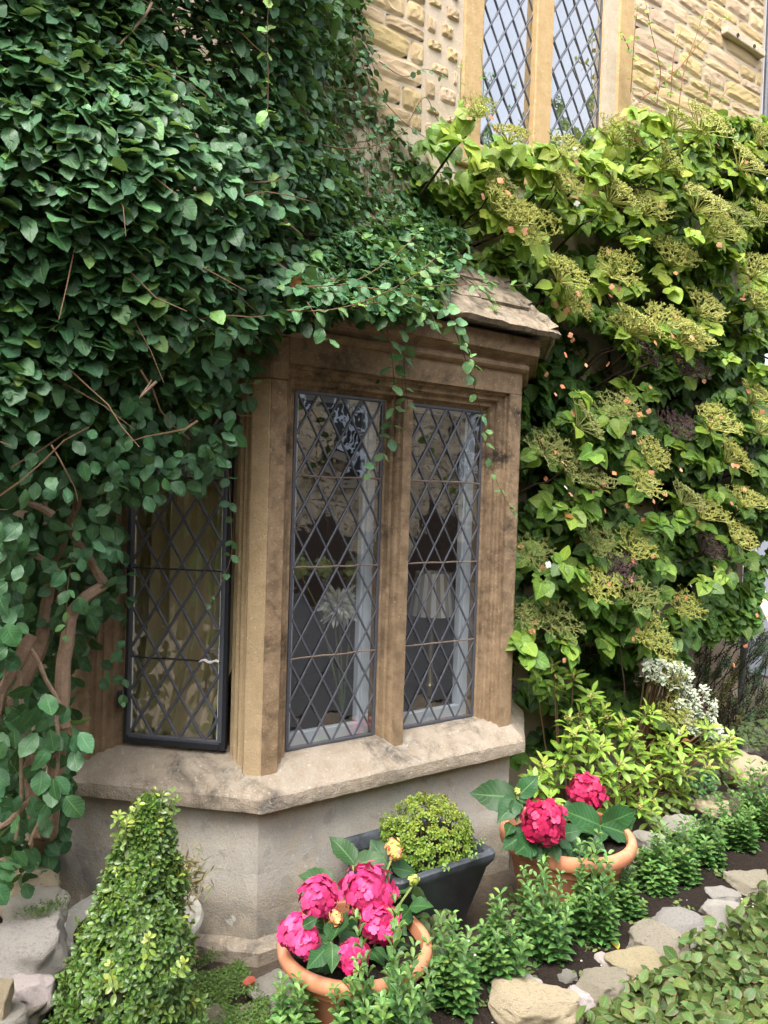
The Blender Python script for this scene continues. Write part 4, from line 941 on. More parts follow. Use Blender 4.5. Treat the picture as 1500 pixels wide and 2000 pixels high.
UM = [[umbel(s_, .024, M['umbel']) for s_ in range(3)], [umbel(s_+5, .022, M['umbel_dull']) for s_ in range(2)], [umbel(s_+9, .03, M['umbel_dry']) for s_ in range(2)]]
def floret_mesh(mat):
    V, F_, UV = tmpls('petal')[0]; VV = []; FF = []; LU = []
    for k in range(4):
        a = k*math.pi/2+(.1, .2, -.05, .12)[k]; c, s_ = math.cos(a), math.sin(a)
        for v, uv in zip(V, UV): VV.append((v[0]*c-v[1]*s_, v[0]*s_+v[1]*c, v[2]+.08)); LU.append(uv)
        FF += [tuple(i+k*len(V) for i in f) for f in F_]
    return mesh('floret', VV, np.array(FF), mat, True, {'luv': ('FLOAT_VECTOR', LU)})
FLM = {k: floret_mesh(M[k]) for k in ('pink', 'crimson', 'peach', 'whitef', 'budpink', 'budgreen', 'greenf')}
def frame(p, zaxis, s_, spin=None):
    z = Vector(zaxis).normalized(); x = z.orthogonal().normalized(); x = Matrix.Rotation(random.uniform(0, 6.28) if spin is None else spin, 3, z) @ x; y = z.cross(x)
    return Matrix(((x.x*s_, y.x*s_, z.x*s_, p[0]), (x.y*s_, y.y*s_, z.y*s_, p[1]), (x.z*s_, y.z*s_, z.z*s_, p[2]), (0, 0, 0, 1)))
random.seed(11); br = MB()
for px, py, r_, stt in FH:
    y = 2.42+random.uniform(-.05, .08)+(.08 if stt == 2 else 0); c = Vector(hy(px, py, y)); dep = float(proj(c)[0, 2]); rad = r_*dep/FPX
    ax = Vector((random.gauss(-.1, .2), random.gauss(-.7, .15), random.gauss(.65, .12))).normalized(); c = c+Vector((-.012, -.02, .005))
    add('flower_head', random.choice(UM[stt]), climber, frame(c-ax*rad*.45, ax, rad*1.36))
    base = c-ax*rad*.45; p1 = base+Vector((random.gauss(0, .04), .14, -.07)); br.tube([base, (base+p1)/2+Vector((0, 0, -.02)), p1, p1+Vector((random.gauss(0, .08), .28, -.12))], [.003, .004, .005, .007], 5)
    nf = random.randint(1, 3) if stt != 2 else random.randint(1, 3)
    for k in range(nf):
        a = random.uniform(0, 6.28); e = ax.orthogonal(); e = Matrix.Rotation(a, 3, ax) @ e.normalized()
        p = c+e*rad*random.uniform(.75, 1.05)-ax*rad*random.uniform(0, .5); add('floret', FLM['peach'] if random.random() < .95 else FLM['whitef'], climber, frame(p+Vector((0, -.02, 0)), (random.gauss(0, .5), -1, random.gauss(.3, .4)), random.uniform(.013, .02)))
    m_ = random.randint(7, 11); a = rng.uniform(0, 6.28, m_)
    if stt == 2: m_ = 4; a = a[:4]
    e1 = np.array(ax.orthogonal().normalized()); e2 = np.cross(np.array(ax), e1); dirs = np.cos(a)[:, None]*e1+np.sin(a)[:, None]*e2
    leafP.append(np.array(c)-np.array(ax)*rad*.55+dirs*rad*.25+rng.normal(size=(m_, 3))*.012); leafT.append(norm(dirs+np.array([[0, -.2, -.35]])+rng.normal(size=(m_, 3))*.2)); leafN.append(norm(np.array([ax])+rng.normal(size=(m_, 3))*.25))
    leafS.append(rng.uniform(.055, .095, m_)); leaft.append(np.clip(np.full(m_, .45+.4*sstep(1000, 300, py))+.15*rng.normal(size=m_), 0, 1))
# loose rosettes of young leaves
RO = [(1040, 330), (1150, 345), (1180, 320), (1060, 320), (880, 260), (905, 280), (1260, 330), (1340, 330), (1290, 380), (1410, 350), (1170, 420), (1310, 560), (1060, 500), (1420, 560), (1440, 500), (1150, 560), (1390, 640), (1480, 660), (1450, 620), (1130, 770), (1230, 760), (1270, 770), (1160, 880), (1200, 870), (1340, 880), (1370, 900), (1080, 985), (1115, 1000), (1140, 980), (1290, 1025), (1320, 1010), (1100, 1100), (1060, 1130), (1130, 1110), (1380, 1140), (1300, 1100), (1250, 1130), (1290, 1160), (1180, 1250), (1110, 1260), (1030, 1280), (1060, 1330), (1020, 1250), (1420, 700), (1480, 720), (1250, 220), (1290, 240), (1470, 350), (1350, 450), (1240, 470), (1240, 560), (940, 310), (1420, 1120), (1400, 960), (1480, 920), (1460, 1090)]
for px, py in RO:
    c = hy(px, py, 2.42+random.uniform(-.06, .1)); m_ = random.randint(8, 13); a = rng.uniform(0, 6.28, m_); ax = np.array([random.gauss(-.1, .2), -.65, .7]); ax /= np.linalg.norm(ax)
    e1 = np.array(Vector(ax).orthogonal().normalized()); e2 = np.cross(ax, e1); dirs = np.cos(a)[:, None]*e1+np.sin(a)[:, None]*e2; rr = rng.uniform(.2, 1, m_)[:, None]
    leafP.append(c+dirs*.02*rr); leafT.append(norm(dirs*rr+ax*(1-rr)+np.array([[0, -.15, -.3]]))); leafN.append(norm(ax+rng.normal(size=(m_, 3))*.28)); leafS.append(rng.uniform(.045, .1, m_)); leaft.append(np.clip(.5+.35*sstep(1100, 300, py)+.15*rng.normal(size=m_), 0, 1))
P, T, N, S, tone = map(np.concatenate, (leafP, leafT, leafN, leafS, leaft))
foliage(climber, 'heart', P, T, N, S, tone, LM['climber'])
for k in range(46):   # scattered loose florets
    px, py = random.uniform(1030, 1490), random.uniform(560, 1330)
    add('floret', FLM['peach'] if random.random() < .95 else FLM['whitef'], climber, frame(hy(px, py, 2.4+random.uniform(-.05, .05)), (random.gauss(0, .4), -1, random.gauss(.3, .4)), random.uniform(.011, .016)))
random.seed(3)
for k in range(40):
    x = random.uniform(2.6, 5); z = random.uniform(.4, 3.6); p = [Vector((x, 2.88, z))]
    d = Vector((random.gauss(0, .5), random.uniform(-.5, 0), random.gauss(.6, .5)))
    for s_ in range(5): d = (d+Vector((random.gauss(0, .35), random.gauss(0, .2), random.gauss(0, .3)))).normalized(); p.append(p[-1]+d*.12)
    q = proj(p[-1])[0]
    if inside(HY, [q[0]], [q[1]])[0]: br.tube(p, [.008, .0075, .007, .006, .005, .004], 5)
twl = [[(1180, 330), (1215, 360), (1270, 370), (1310, 385)], [(1440, 390), (1470, 340), (1500, 300)], [(1010, 480), (1060, 395), (1100, 330)], [(1310, 1240), (1300, 1320), (1290, 1420)], [(1210, 1230), (1215, 1290), (1220, 1360)]]
twigs_px(br, twl, 2.5, .005, .003)
br.build('branch', M['twig_dark'], climber, True)
US = [([(1282, 200), (1290, 140), (1274, 70), (1262, 10)], 8), ([(1325, 215), (1336, 140), (1360, 70), (1372, 30)], 7), ([(1310, 190), (1316, 110), (1330, 60)], 6), ([(1250, 195), (1310, 150), (1350, 105), (1400, 45), (1425, 35)], 8), ([(1375, 215), (1385, 180), (1388, 155)], 4), ([(1405, 200), (1420, 175), (1445, 160)], 4), ([(1232, 180), (1236, 120), (1240, 60), (1246, 10)], 9), ([(898, 240), (899, 180), (901, 118)], 4), ([(942, 215), (944, 160), (939, 95)], 6), ([(1230, 100), (1222, 80), (1212, 62)], 3)]
for ln, n_ in US: shoot('climbing_shoot', [hy(a, b, 2.86-.01*i) for i, (a, b) in enumerate(ln)], M['stem_red'] if ln[0][0] > 1000 else M['stem_green'], .0032, n_, .028, .045, .55, climber, 'heart', 'climber', droop=.1)

# ------------------------------------------------------------------ pots, trough and what grows in them
def pot(loc, rad, h, label, cat='plant pot'):
    t = thing('terracotta_pot', loc, label, cat, 'terracotta pots by the bay'); mb = MB()
    r_ = rad; prof = [(r_*.62, 0), (r_*.66, .005), (r_*.86, h*.78), (r_*.885, h*.8), (r_*.9, h*.82), (r_*.985, h*.835), (r_, h*.86), (r_*1.01, h*.92), (r_*.995, h*.965), (r_*.96, h*.995), (r_*.92, h), (r_*.885, h*.985), (r_*.875, h*.95), (r_*.86, h*.7)]
    mb.lathe(prof, loc, 56); mb.f.append(tuple(range(56))[::-1]); mb.build('body', M['terracotta'], t, True)
    mb = MB(); rows = []
    for k in range(1, 7): rows.append([(loc[0]+r_*.87*k/6*math.cos(a), loc[1]+r_*.87*k/6*math.sin(a), loc[2]+h*.84+.012*noise.noise(Vector((k*1.3, a*3, loc[0])))) for a in np.linspace(0, 2*math.pi, 28, endpoint=False)])
    b = mb.quadgrid(rows, True); mb.f = [f[::-1] for f in mb.f]; mb.f.append(tuple(range(28))); mb.build('soil', M['soil'], t, True); return t
pot((1.33, 1.945, -.02), .236, .258, 'wide terracotta pot holding the bright pink hydrangea in front of the plinth')
pot((2.385, 2.03, -.01), .262, .31, 'wide terracotta pot holding the crimson hydrangea at the right end of the bay')
def head(plant, c, rad, fl, nf, cone=False, fs=.0, axis=(-.2, -.7, .7)):
    mb = MB(); c = Vector(c); ax = Vector(axis).normalized()
    mb.lathe([(0.001, -rad*.75)]+[(rad*.75*math.cos(a), rad*.75*math.sin(a)) for a in np.linspace(-1.2, 1.2, 7)]+[(0.001, rad*.75)], (0, 0, 0), 12)
    core = mb.build('flower_head', M['crimson'] if fl == 'crimson' else (M['pink'] if fl == 'pink' else M['budgreen']), plant, True, M=Matrix.Translation(c))
    for k in range(nf):
        z = 1-1.7*(k+.5)/nf; r2 = math.sqrt(1-z*z); a = k*2.39996; d = Vector((r2*math.cos(a), r2*math.sin(a), z)); d = ax.to_track_quat('Z', 'Y').to_matrix() @ d
        d = (d+Vector([random.gauss(0, .07) for _ in range(3)])).normalized(); nrm = (d+Vector([random.gauss(0, .36) for _ in range(3)])).normalized()
        add('floret', FLM[fl], core, frame(c+d*rad*random.uniform(.8, 1.06)*(.95 if d.z < -.3 else 1), nrm, (fs or rad*.36)*random.uniform(.75, 1.2)))
    return core
def pot_leaves(plant, lst, key='pot', mat='pot'):
    for base, tip, nv_, tone in lst:
        b, t = Vector(base), Vector(tip); L = (t-b).length; nv_ = Vector(nv_)+Vector([random.gauss(0, .38) for _ in range(3)])
        leaf_objs('leaf', key, np.array([b]), np.array([t-b]), np.array([nv_], float), np.array([L]), np.array([tone]), LM[mat], plant)
PDY = .08
def lf(bx, by, tx, ty, y0, y1, tone=.3, nv_=(-.15, -.55, .8)):
    y1 = y0+max(-.05, min(.05, y1-y0)); return (hy(bx, by, y0+PDY), hy(tx, ty, y1+PDY), nv_, tone)
hp = thing('pink_hydrangea', (1.33, 1.945, .2), 'bright pink mophead hydrangea with pale opening buds in the front terracotta pot', 'hydrangea', 'potted hydrangeas')
random.seed(17)
for px, py, r_, y in ((623, 1752, 38, 1.9), (718, 1742, 53, 1.88), (740, 1803, 36, 1.8), (580, 1822, 33, 1.86), (690, 1868, 30, 1.7), (600, 1842, 26, 1.8), (752, 1815, 26, 1.78)):
    c = hy(px, py, y+PDY); dep = float(proj(c)[0, 2]); head(hp, c, r_*dep/FPX*1.0, 'pink', int(36+r_*1.1), fs=.0185)
for px, py, r_, y, fl in ((768, 1655, 20, 1.98, 'budpink'), (656, 1792, 15, 1.78, 'budpink'), (808, 1718, 10, 1.9, 'budgreen'), (772, 1668, 14, 1.96, 'budpink')):
    c = hy(px, py, y+PDY); dep = float(proj(c)[0, 2]); head(hp, c, r_*dep/FPX*.95, fl, 20, fs=.0085)
pot_leaves(hp, [lf(655, 1725, 625, 1682, 1.98, 1.96, .25), lf(692, 1688, 668, 1622, 1.98, 2.0, .35), lf(692, 1690, 752, 1668, 1.98, 1.92, .4), lf(758, 1690, 722, 1634, 2.0, 2.05, .2), lf(762, 1690, 820, 1660, 2.0, 1.98, .2), lf(765, 1695, 815, 1700, 1.98, 1.9, .12), lf(752, 1690, 745, 1730, 1.98, 1.85, .15),
    lf(805, 1742, 763, 1705, 1.9, 1.94, .3), lf(805, 1745, 858, 1715, 1.9, 1.86, .35), lf(803, 1748, 838, 1760, 1.9, 1.8, .3), lf(800, 1775, 780, 1800, 1.88, 1.8, .25), lf(800, 1770, 845, 1800, 1.85, 1.76, .4),
    lf(645, 1838, 590, 1850, 1.76, 1.74, .15), lf(645, 1835, 650, 1790, 1.76, 1.84, .15), lf(648, 1838, 690, 1800, 1.74, 1.8, .2), lf(648, 1842, 648, 1900, 1.74, 1.66, .3), lf(640, 1848, 605, 1885, 1.76, 1.72, .15), lf(700, 1830, 660, 1870, 1.8, 1.7, .2), lf(690, 1820, 640, 1775, 1.84, 1.88, .1), lf(600, 1800, 625, 1770, 1.88, 1.84, .15), lf(590, 1810, 612, 1800, 1.8, 1.76, .2), lf(730, 1850, 760, 1880, 1.74, 1.68, .15), lf(770, 1800, 800, 1830, 1.8, 1.74, .15)])
mb = MB()
for a, b, y0, y1 in (((690, 1860), (718, 1760), 1.84, 1.88), ((650, 1880), (625, 1770), 1.85, 1.9), ((700, 1850), (768, 1670), 1.86, 1.97), ((730, 1850), (806, 1730), 1.85, 1.9), ((660, 1870), (600, 1840), 1.84, 1.86), ((690, 1870), (740, 1810), 1.82, 1.8), ((680, 1860), (690, 1690), 1.86, 1.98), ((655, 1890), (647, 1840), 1.8, 1.75)):
    p, q = hy(*a, y0+PDY), hy(*b, y1+PDY); mb.tube([p, (p+q)/2+np.array([0, 0, .01]), q], .004, 6)
mb.build('stem', M['stem_green'], hp, True)
PDY = 0
hc = thing('crimson_hydrangea', (2.385, 2.03, .26), 'crimson mophead hydrangea with two flower heads in the right terracotta pot', 'hydrangea', 'potted hydrangeas')
for px, py, r_, y in ((1062, 1606, 45, 1.92), (1145, 1548, 36, 2.05)):
    c = hy(px, py, y); dep = float(proj(c)[0, 2]); head(hc, c, r_*dep/FPX*.98, 'crimson', int(44+r_*1.2), fs=.021)
c = hy(1010, 1545, 2.05); head(hc, c, .012, 'budgreen', 14, fs=.007)
pot_leaves(hc, [lf(1010, 1558, 962, 1535, 2.05, 2.02, .2), lf(1010, 1556, 1030, 1528, 2.05, 2.1, .35), lf(1008, 1560, 1040, 1560, 2.05, 1.98, .3), lf(1005, 1562, 1010, 1605, 2.05, 1.98, .15), lf(1010, 1560, 985, 1580, 2.05, 2.0, .15), lf(1110, 1600, 1060, 1548, 2.05, 2.12, .3), lf(1115, 1600, 1115, 1555, 2.05, 2.12, .3),
    lf(1172, 1612, 1115, 1575, 1.95, 1.96, .3), lf(1172, 1612, 1242, 1598, 1.95, 1.92, .4), lf(1172, 1612, 1235, 1640, 1.95, 1.82, .2), lf(1172, 1614, 1172, 1648, 1.95, 1.84, .35), lf(1172, 1612, 1205, 1572, 1.95, 2.04, .3), lf(1165, 1612, 1130, 1640, 1.95, 1.86, .15), lf(1090, 1630, 1140, 1620, 1.95, 1.86, .2), lf(1090, 1640, 1120, 1658, 1.92, 1.84, .15), lf(1050, 1640, 1040, 1675, 1.95, 1.82, .15), lf(1030, 1625, 1000, 1630, 1.98, 1.94, .2), lf(1040, 1640, 1010, 1665, 1.95, 1.86, .12), lf(1080, 1650, 1090, 1685, 1.9, 1.82, .1), lf(1120, 1640, 1150, 1680, 1.9, 1.82, .12), lf(1120, 1600, 1150, 1600, 2.0, 1.92, .15), lf(1060, 1650, 1075, 1672, 1.92, 1.83, .2), lf(1150, 1632, 1190, 1662, 1.95, 1.9, .1), lf(1120, 1645, 1110, 1682, 1.93, 1.9, .1), lf(1030, 1640, 1018, 1672, 1.95, 1.92, .08), lf(1180, 1625, 1222, 1655, 1.95, 1.9, .12), lf(1140, 1650, 1160, 1678, 1.93, 1.9, .12), lf(1000, 1610, 985, 1640, 2.02, 2.0, .1), lf(1195, 1605, 1232, 1625, 2.0, 1.96, .1), lf(1100, 1650, 1080, 1690, 1.92, 1.9, .15), lf(1045, 1650, 1055, 1686, 1.93, 1.9, .1), lf(1020, 1650, 1040, 1680, 1.94, 1.9, .1)])
def collar(plant, cx, cy, r0, r1, z, n_):
    for k in range(n_):
        a = k*2*math.pi/n_+random.uniform(-.2, .2); q = random.uniform(.75, 1.05); d = Vector((math.cos(a), math.sin(a), 0))
        pot_leaves(plant, [((cx+d.x*r0, cy+d.y*r0, z), (cx+d.x*r1*q, cy+d.y*r1*q, z+random.uniform(-.02, .03)), (d.x*.35, d.y*.35, 1), random.uniform(.05, .3))])
collar(hc, 2.385, 2.03, .09, .21, .3, 13); collar(hc, 2.385, 2.03, .03, .14, .325, 7); collar(hp, 1.33, 1.945, .07, .19, .235, 11)
mb = MB()
for a, b, y0, y1 in (((1080, 1680), (1062, 1615), 1.95, 1.92), ((1110, 1670), (1145, 1560), 2.0, 2.05), ((1030, 1660), (1010, 1552), 2.0, 2.05), ((1140, 1670), (1172, 1614), 1.95, 1.95)):
    p, q = hy(*a, y0), hy(*b, y1); mb.tube([p, (p+q)/2+np.array([0, 0, .01]), q], .0045, 6)
mb.build('stem', M['stem_green'], hc, True)
# black trough with the box ball
tr = thing('black_trough', (1.76, 2.2, .03), 'black glazed rectangular trough planter against the grey plinth', 'planter')
TX0, TX1, TY0, TY1, TZ0, TZ1 = 1.53, 1.985, 2.0, 2.385, -.02, .325
def rrect(x0, x1, y0, y1, r_, z, n=5):
    out_ = []
    for cx, cy, a0 in ((x1-r_, y1-r_, 0), (x0+r_, y1-r_, 90), (x0+r_, y0+r_, 180), (x1-r_, y0+r_, 270)):
        for k in range(n+1): a = R(a0+90*k/n); out_.append((cx+r_*math.cos(a), cy+r_*math.sin(a), z))
    return out_
def rr_in(i, z, r_=.03): return rrect(TX0+i, TX1-i, TY0+i, TY1-i, r_, z)
mb = MB(); mb.quadgrid([rr_in(.095, TZ0), rr_in(.09, TZ0+.01), rr_in(.02, TZ1-.06), rr_in(.004, TZ1-.035), rr_in(.0, TZ1-.02), rr_in(.0, TZ1-.006), rr_in(.006, TZ1), rr_in(.022, TZ1), rr_in(.03, TZ1-.008), rr_in(.04, TZ1-.07)], True); mb.build('body', M['trough'], tr, True)
mb = MB(); mb.v = rr_in(.036, TZ1-.045); mb.f = [tuple(range(len(mb.v)))]; mb.build('soil', M['soil'], tr)
ball = thing('box_ball', (1.79, 2.19, .28), 'clipped round box bush, browning low on its right, growing in the black trough', 'box bush')
bc = hy(832, 1642, 2.19); BR = 93*float(proj(bc)[0, 2])/FPX
def rosettes(parent, C, AX, size, per, key, mat, tone, n_obj, spread=.9, taper=True):
    P, T, N, S, to = [], [], [], [], []
    for c, ax, s_, t in zip(C, AX, size, tone):
        m_ = per+random.randint(-1, 1); e1 = np.array(Vector(ax).orthogonal().normalized()); e2 = np.cross(ax, e1); a0 = random.uniform(0, 6.28)
        for k in range(m_):
            a = a0+k*2.4; lvl = k/m_; d = math.cos(a)*e1+math.sin(a)*e2; el = spread*(1-.75*lvl)
            T.append(d*el+ax*(1.05-el)); N.append(ax*el-d*(1.05-el)*.7+rng.normal(size=3)*.12); P.append(c+ax*s_*.75*(lvl-.6)+d*.002); S.append(s_*random.uniform(.75, 1.1)*(1-.3*lvl)); to.append(min(1, max(0, t+.25*(lvl-.5)+random.gauss(0, .06))))
    T = norm(np.array(T)); N = norm(np.array(N)); foliage(parent, key, np.array(P), T, N, np.array(S), np.array(to), LM[mat], n_obj)
random.seed(23)
D = rdir(900); D = D[(D[:, 2] > -.75)]; bump_ = np.array([1+.07*noise.noise(Vector(d*3.1))+.05*noise.noise(Vector(d*8)) for d in D]); rad_ = BR*bump_*rng.uniform(.8, 1.0, len(D))
C = bc+D*rad_[:, None]*np.array([[1, 1, .93]])
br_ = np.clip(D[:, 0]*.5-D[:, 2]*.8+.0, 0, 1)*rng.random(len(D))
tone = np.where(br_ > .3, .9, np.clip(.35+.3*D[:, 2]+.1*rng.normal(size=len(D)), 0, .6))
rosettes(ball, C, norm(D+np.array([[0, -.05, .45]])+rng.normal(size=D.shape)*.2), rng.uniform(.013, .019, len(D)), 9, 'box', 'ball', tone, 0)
mb = MB()
for k in range(60):
    d = rdir(1)[0]; d[2] = abs(d[2])*.8-.2; p = bc+np.array([0, 0, -BR*.95]); mb.tube([p, p*.4+(bc+d*BR*.6)*.6, bc+d*BR*.95], [.004, .003, .0015], 4)
mb.build('stems', M['twig_dark'], ball, True)
fern = thing('fern_sprig', (1.95, 2.1, .29), 'light green ferny sprig poking over the right end of the black trough', 'fern')
for ln in ([(905, 1680, 2.1), (925, 1655, 2.07), (945, 1640, 2.03)], [(905, 1685, 2.08), (915, 1668, 2.02), (930, 1672, 1.98)], [(885, 1690, 2.06), (875, 1690, 2.02), (870, 1698, 1.98)]):
    shoot('frond', pxs(ln), M['stem_green'], .0015, 7, .016, .022, .6, fern, 'box', 'edging', droop=0, twist=.05)
# pale bowl with a dry tuft behind the box cone
bowl = thing('pale_stone_bowl', (.82, 2.3, 0), 'pale cast stone bowl half hidden behind the clipped box cone', 'planter')
bcx, bcy = hz(258, 1792, .2)[:2]; mb = MB(); mb.lathe([(.1, -.03), (.13, -.02), (.19, .08), (.215, .15), (.224, .175), (.227, .19), (.22, .202), (.202, .2), (.19, .18), (.165, .15)], (bcx, bcy, .0), 48); mb.build('bowl', M['bowl'], bowl, True)
mb = MB(); mb.v = [(bcx+.18*math.cos(a), bcy+.18*math.sin(a), .165) for a in np.linspace(0, 2*math.pi, 32, endpoint=False)]; mb.f = [tuple(range(32))]; mb.build('soil', M['soil'], bowl)
tuft = thing('dry_tuft', (.95, 2.25, .22), 'straw coloured dry tuft of leaves in the pale bowl beside the box cone', 'plant')
n = 420; P = hy(358, 1720, 2.24)+rng.normal(size=(n, 3))*np.array([[.03, .03, .04]]); T = norm(rdir(n)+np.array([[.1, -.2, .5]])); mass('leaves', 'needle', P, T, rdir(n), rng.uniform(.02, .045, n), np.clip(rng.random(n), 0, 1), LM['dry'], tuft, width=1.2)
# box cone
cone = thing('box_cone', (.66, 2.0, -.02), 'clipped cone shaped box bush with yellow tips standing before the pale bowl', 'box bush')
tip = hy(292, 1560, 2.03); cb = np.array([.63, 2.0, 0.0]); H_ = tip[2]
random.seed(31); zz = rng.random(3000)**.85*H_*1.0; aa = rng.uniform(0, 2*math.pi, 3000); tz = zz/H_
rr = .22*(1-tz)**.72*(1+.0*tz)+.012; bmp = np.array([1+.2*noise.noise(Vector((math.cos(a)*1.6, math.sin(a)*1.6, z*7)))+.12*noise.noise(Vector((math.cos(a)*4, math.sin(a)*4, z*16))) for a, z in zip(aa, zz)])
rr = rr*bmp*rng.uniform(.72, 1.03, len(rr)); cen = cb+(tip-cb)*tz[:, None]; C = cen+np.stack([rr*np.cos(aa), rr*np.sin(aa), 0*aa], 1)
AX = norm(np.stack([np.cos(aa)*.75, np.sin(aa)*.75, np.full_like(aa, .62)], 1)+rng.normal(size=C.shape)*.22)
tone = np.clip(.22+.14*rng.normal(size=len(C)), 0, .6); tone[rng.random(len(C)) < .03] = .72
rosettes(cone, C, AX, rng.uniform(.018, .028, len(C)), 7, 'box', 'box', tone, 300)
for ln, t in (([(285, 1640, 2.02), (295, 1590, 2.02), (302, 1545, 2.02)], .5), ([(296, 1625, 2.0), (312, 1580, 2.0), (318, 1550, 2.0)], .3), ([(322, 1650, 2.02), (335, 1600, 2.02), (345, 1560, 2.02)], .15), ([(240, 1650, 2.0), (228, 1610, 2.0), (232, 1590, 2.0)], .4), ([(305, 1660, 2.03), (325, 1600, 2.03), (340, 1545, 2.03)], .2), ([(270, 1640, 2.0), (262, 1600, 2.0), (270, 1568, 2.0)], .4), ([(310, 1650, 2.0), (318, 1620, 2.0), (325, 1585, 2.0)], .3), ([(250, 1660, 2.0), (245, 1625, 1.98), (248, 1605, 1.98)], .5), ([(225, 1940, 1.8), (218, 1910, 1.78), (214, 1885, 1.78)], .5), ([(280, 1880, 1.8), (290, 1850, 1.79), (292, 1830, 1.79)], .5), ([(340, 1910, 1.84), (355, 1890, 1.82), (362, 1880, 1.82)], .5)):
    shoot('shoot', pxs(ln), M['stem_green'], .0018, 8, .02, .028, t, cone, 'box', 'box', droop=-.35, twist=1.57)
mb = MB(); mb.tube([cb, cb+(tip-cb)*.5, cb+(tip-cb)*.92], [.02, .012, .003], 6)
for k in range(70):
    t = random.uniform(.05, .85); a = random.uniform(0, 6.28); p = cb+(tip-cb)*t; r_ = .2*(1-t)**.72*.85; mb.tube([p, p+np.array([r_*.5*math.cos(a), r_*.5*math.sin(a), .05]), p+np.array([r_*math.cos(a), r_*math.sin(a), .08])], [.005, .003, .0015], 4)
mb.build('trunk', M['twig_dark'], cone, True)

# ------------------------------------------------------------------ plants of the border at the right
def rosette_plant(t, pts, yfun, size, per, key, mat, tone0, flower=None, n_obj=0):
    C, AX, SZ, TO = [], [], [], []; fl = MB(); st = MB()
    for px, py in pts:
        y = yfun(px, py); c = hy(px, py, y); ax = np.array([random.gauss(-.1, .22), random.gauss(-.4, .2), 1.0]); ax /= np.linalg.norm(ax)
        C.append(c); AX.append(ax); SZ.append(random.uniform(*size)); TO.append(tone0+random.gauss(0, .12))
        root = np.array([c[0]*.4+t.location.x*.6, c[1]*.4+t.location.y*.6+.05, .02]); st.tube([root, root*.5+c*.5+np.array([0, .02, .03]), c], [.006, .004, .0025], 5)
        if flower and random.random() < .8:
            for k in range(26):
                d = rdir(1)[0]*.02*rng.random()**.4; p = c+ax*.016+d*np.array([1.3, 1.3, .8]); b0 = len(fl.v); r_ = .0032
                fl.v += [tuple(p+np.array(q)*r_) for q in ((1, 0, 0), (0, 1, 0), (-1, 0, 0), (0, -1, 0), (0, 0, 1.3), (0, 0, -1))]
                fl.f += [(b0, b0+1, b0+4), (b0+1, b0+2, b0+4), (b0+2, b0+3, b0+4), (b0+3, b0, b0+4), (b0+1, b0, b0+5), (b0+2, b0+1, b0+5), (b0+3, b0+2, b0+5), (b0, b0+3, b0+5)]
    rosettes(t, C, AX, SZ, per, key, mat, TO, n_obj, spread=1.0); st.build('stems', M['twig'], t, True)
    if fl.v: fl.build('blossom', M['cream'], t, True)['kind'] = 'stuff'
random.seed(41)
pieris = thing('pieris_bush', (3.05, 2.45, 0), 'bright lime pieris bush with whorled leaves and cream buds behind the crimson hydrangea', 'shrub')
PT = [(1059, 1497), (1047, 1527), (1081, 1527), (1130, 1400), (1152, 1430), (1212, 1422), (1261, 1396), (1287, 1434), (1156, 1362), (1111, 1471), (1141, 1497), (1212, 1494), (1250, 1527), (1224, 1554), (1310, 1546), (1291, 1516), (1332, 1512), (1250, 1580), (1272, 1565), (1381, 1422), (1396, 1471), (1422, 1490), (1355, 1471), (1310, 1460), (1175, 1392), (1081, 1306), (1119, 1325), (1190, 1520), (1180, 1460), (1240, 1460), (1330, 1440), (1400, 1450), (1120, 1440), (1270, 1480), (1345, 1540), (1100, 1500), (1380, 1500), (1200, 1580), (1170, 1540), (1290, 1590), (1235, 1440), (1420, 1460)]
PT += [(px+random.gauss(0, 22), py+random.gauss(12, 14)) for px, py in PT[:34]]
rosette_plant(pieris, PT, lambda px, py: 2.3+random.uniform(-.04, .12)+max(0, 1480-py)/900, (.07, .098), 12, 'lance', 'pieris', .45, True, 300)
silver = thing('variegated_bush', (3.75, 2.65, 0), 'silvery white edged low bush behind the lime pieris', 'shrub')
SP = []
while len(SP) < 150:
    px, py = random.uniform(1295, 1425), random.uniform(1285, 1460)
    if inside([(1300, 1300), (1335, 1290), (1360, 1330), (1395, 1350), (1400, 1400), (1425, 1440), (1400, 1455), (1330, 1420), (1320, 1370)], [px], [py])[0]: SP.append((px, py))
SP += [(random.uniform(1260, 1310), random.uniform(1290, 1330)) for k in range(25)]
rosette_plant(silver, SP, lambda px, py: 2.38+random.uniform(0, .1), (.024, .036), 7, 'round', 'silver', .5)
yew = thing('yew_shrub', (5.2, 2.95, 0), 'low dark needle leaved shrub with brown bare twigs at the house corner', 'shrub')
random.seed(43); P, T, N, S, to = [], [], [], [], []; st = MB()
YP = [(1345, 1255), (1400, 1245), (1450, 1240), (1490, 1215), (1520, 1230), (1530, 1440), (1480, 1400), (1420, 1440), (1390, 1380), (1350, 1300)]
for k in range(330):
    px, py = random.uniform(1330, 1530), random.uniform(1210, 1430)
    if not inside(YP, [px], [py])[0]: continue
    p = hy(px, py, random.uniform(2.75, 3.15)); d = Vector((random.gauss(0, .35), random.gauss(-.35, .3), 1)).normalized(); L = random.uniform(.1, .2); brn = 1.0 if random.random() < .25 or py > 1330 and random.random() < .4 else random.uniform(.1, .6)
    st.tube([Vector(p)-d*L*1.6+Vector((0, .05, 0)), Vector(p)-d*L*.5, Vector(p)+d*L*.5], [.004, .003, .0015], 4)
    for j in range(34):
        t = j/34; a = j*2.4; e = d.orthogonal().normalized(); e = Matrix.Rotation(a, 3, d) @ e; P.append(Vector(p)+d*L*(t-.5)); T.append(e+d*.7); N.append(d-e*.5); S.append(random.uniform(.03, .045)*(1-.4*t)); to.append(brn)
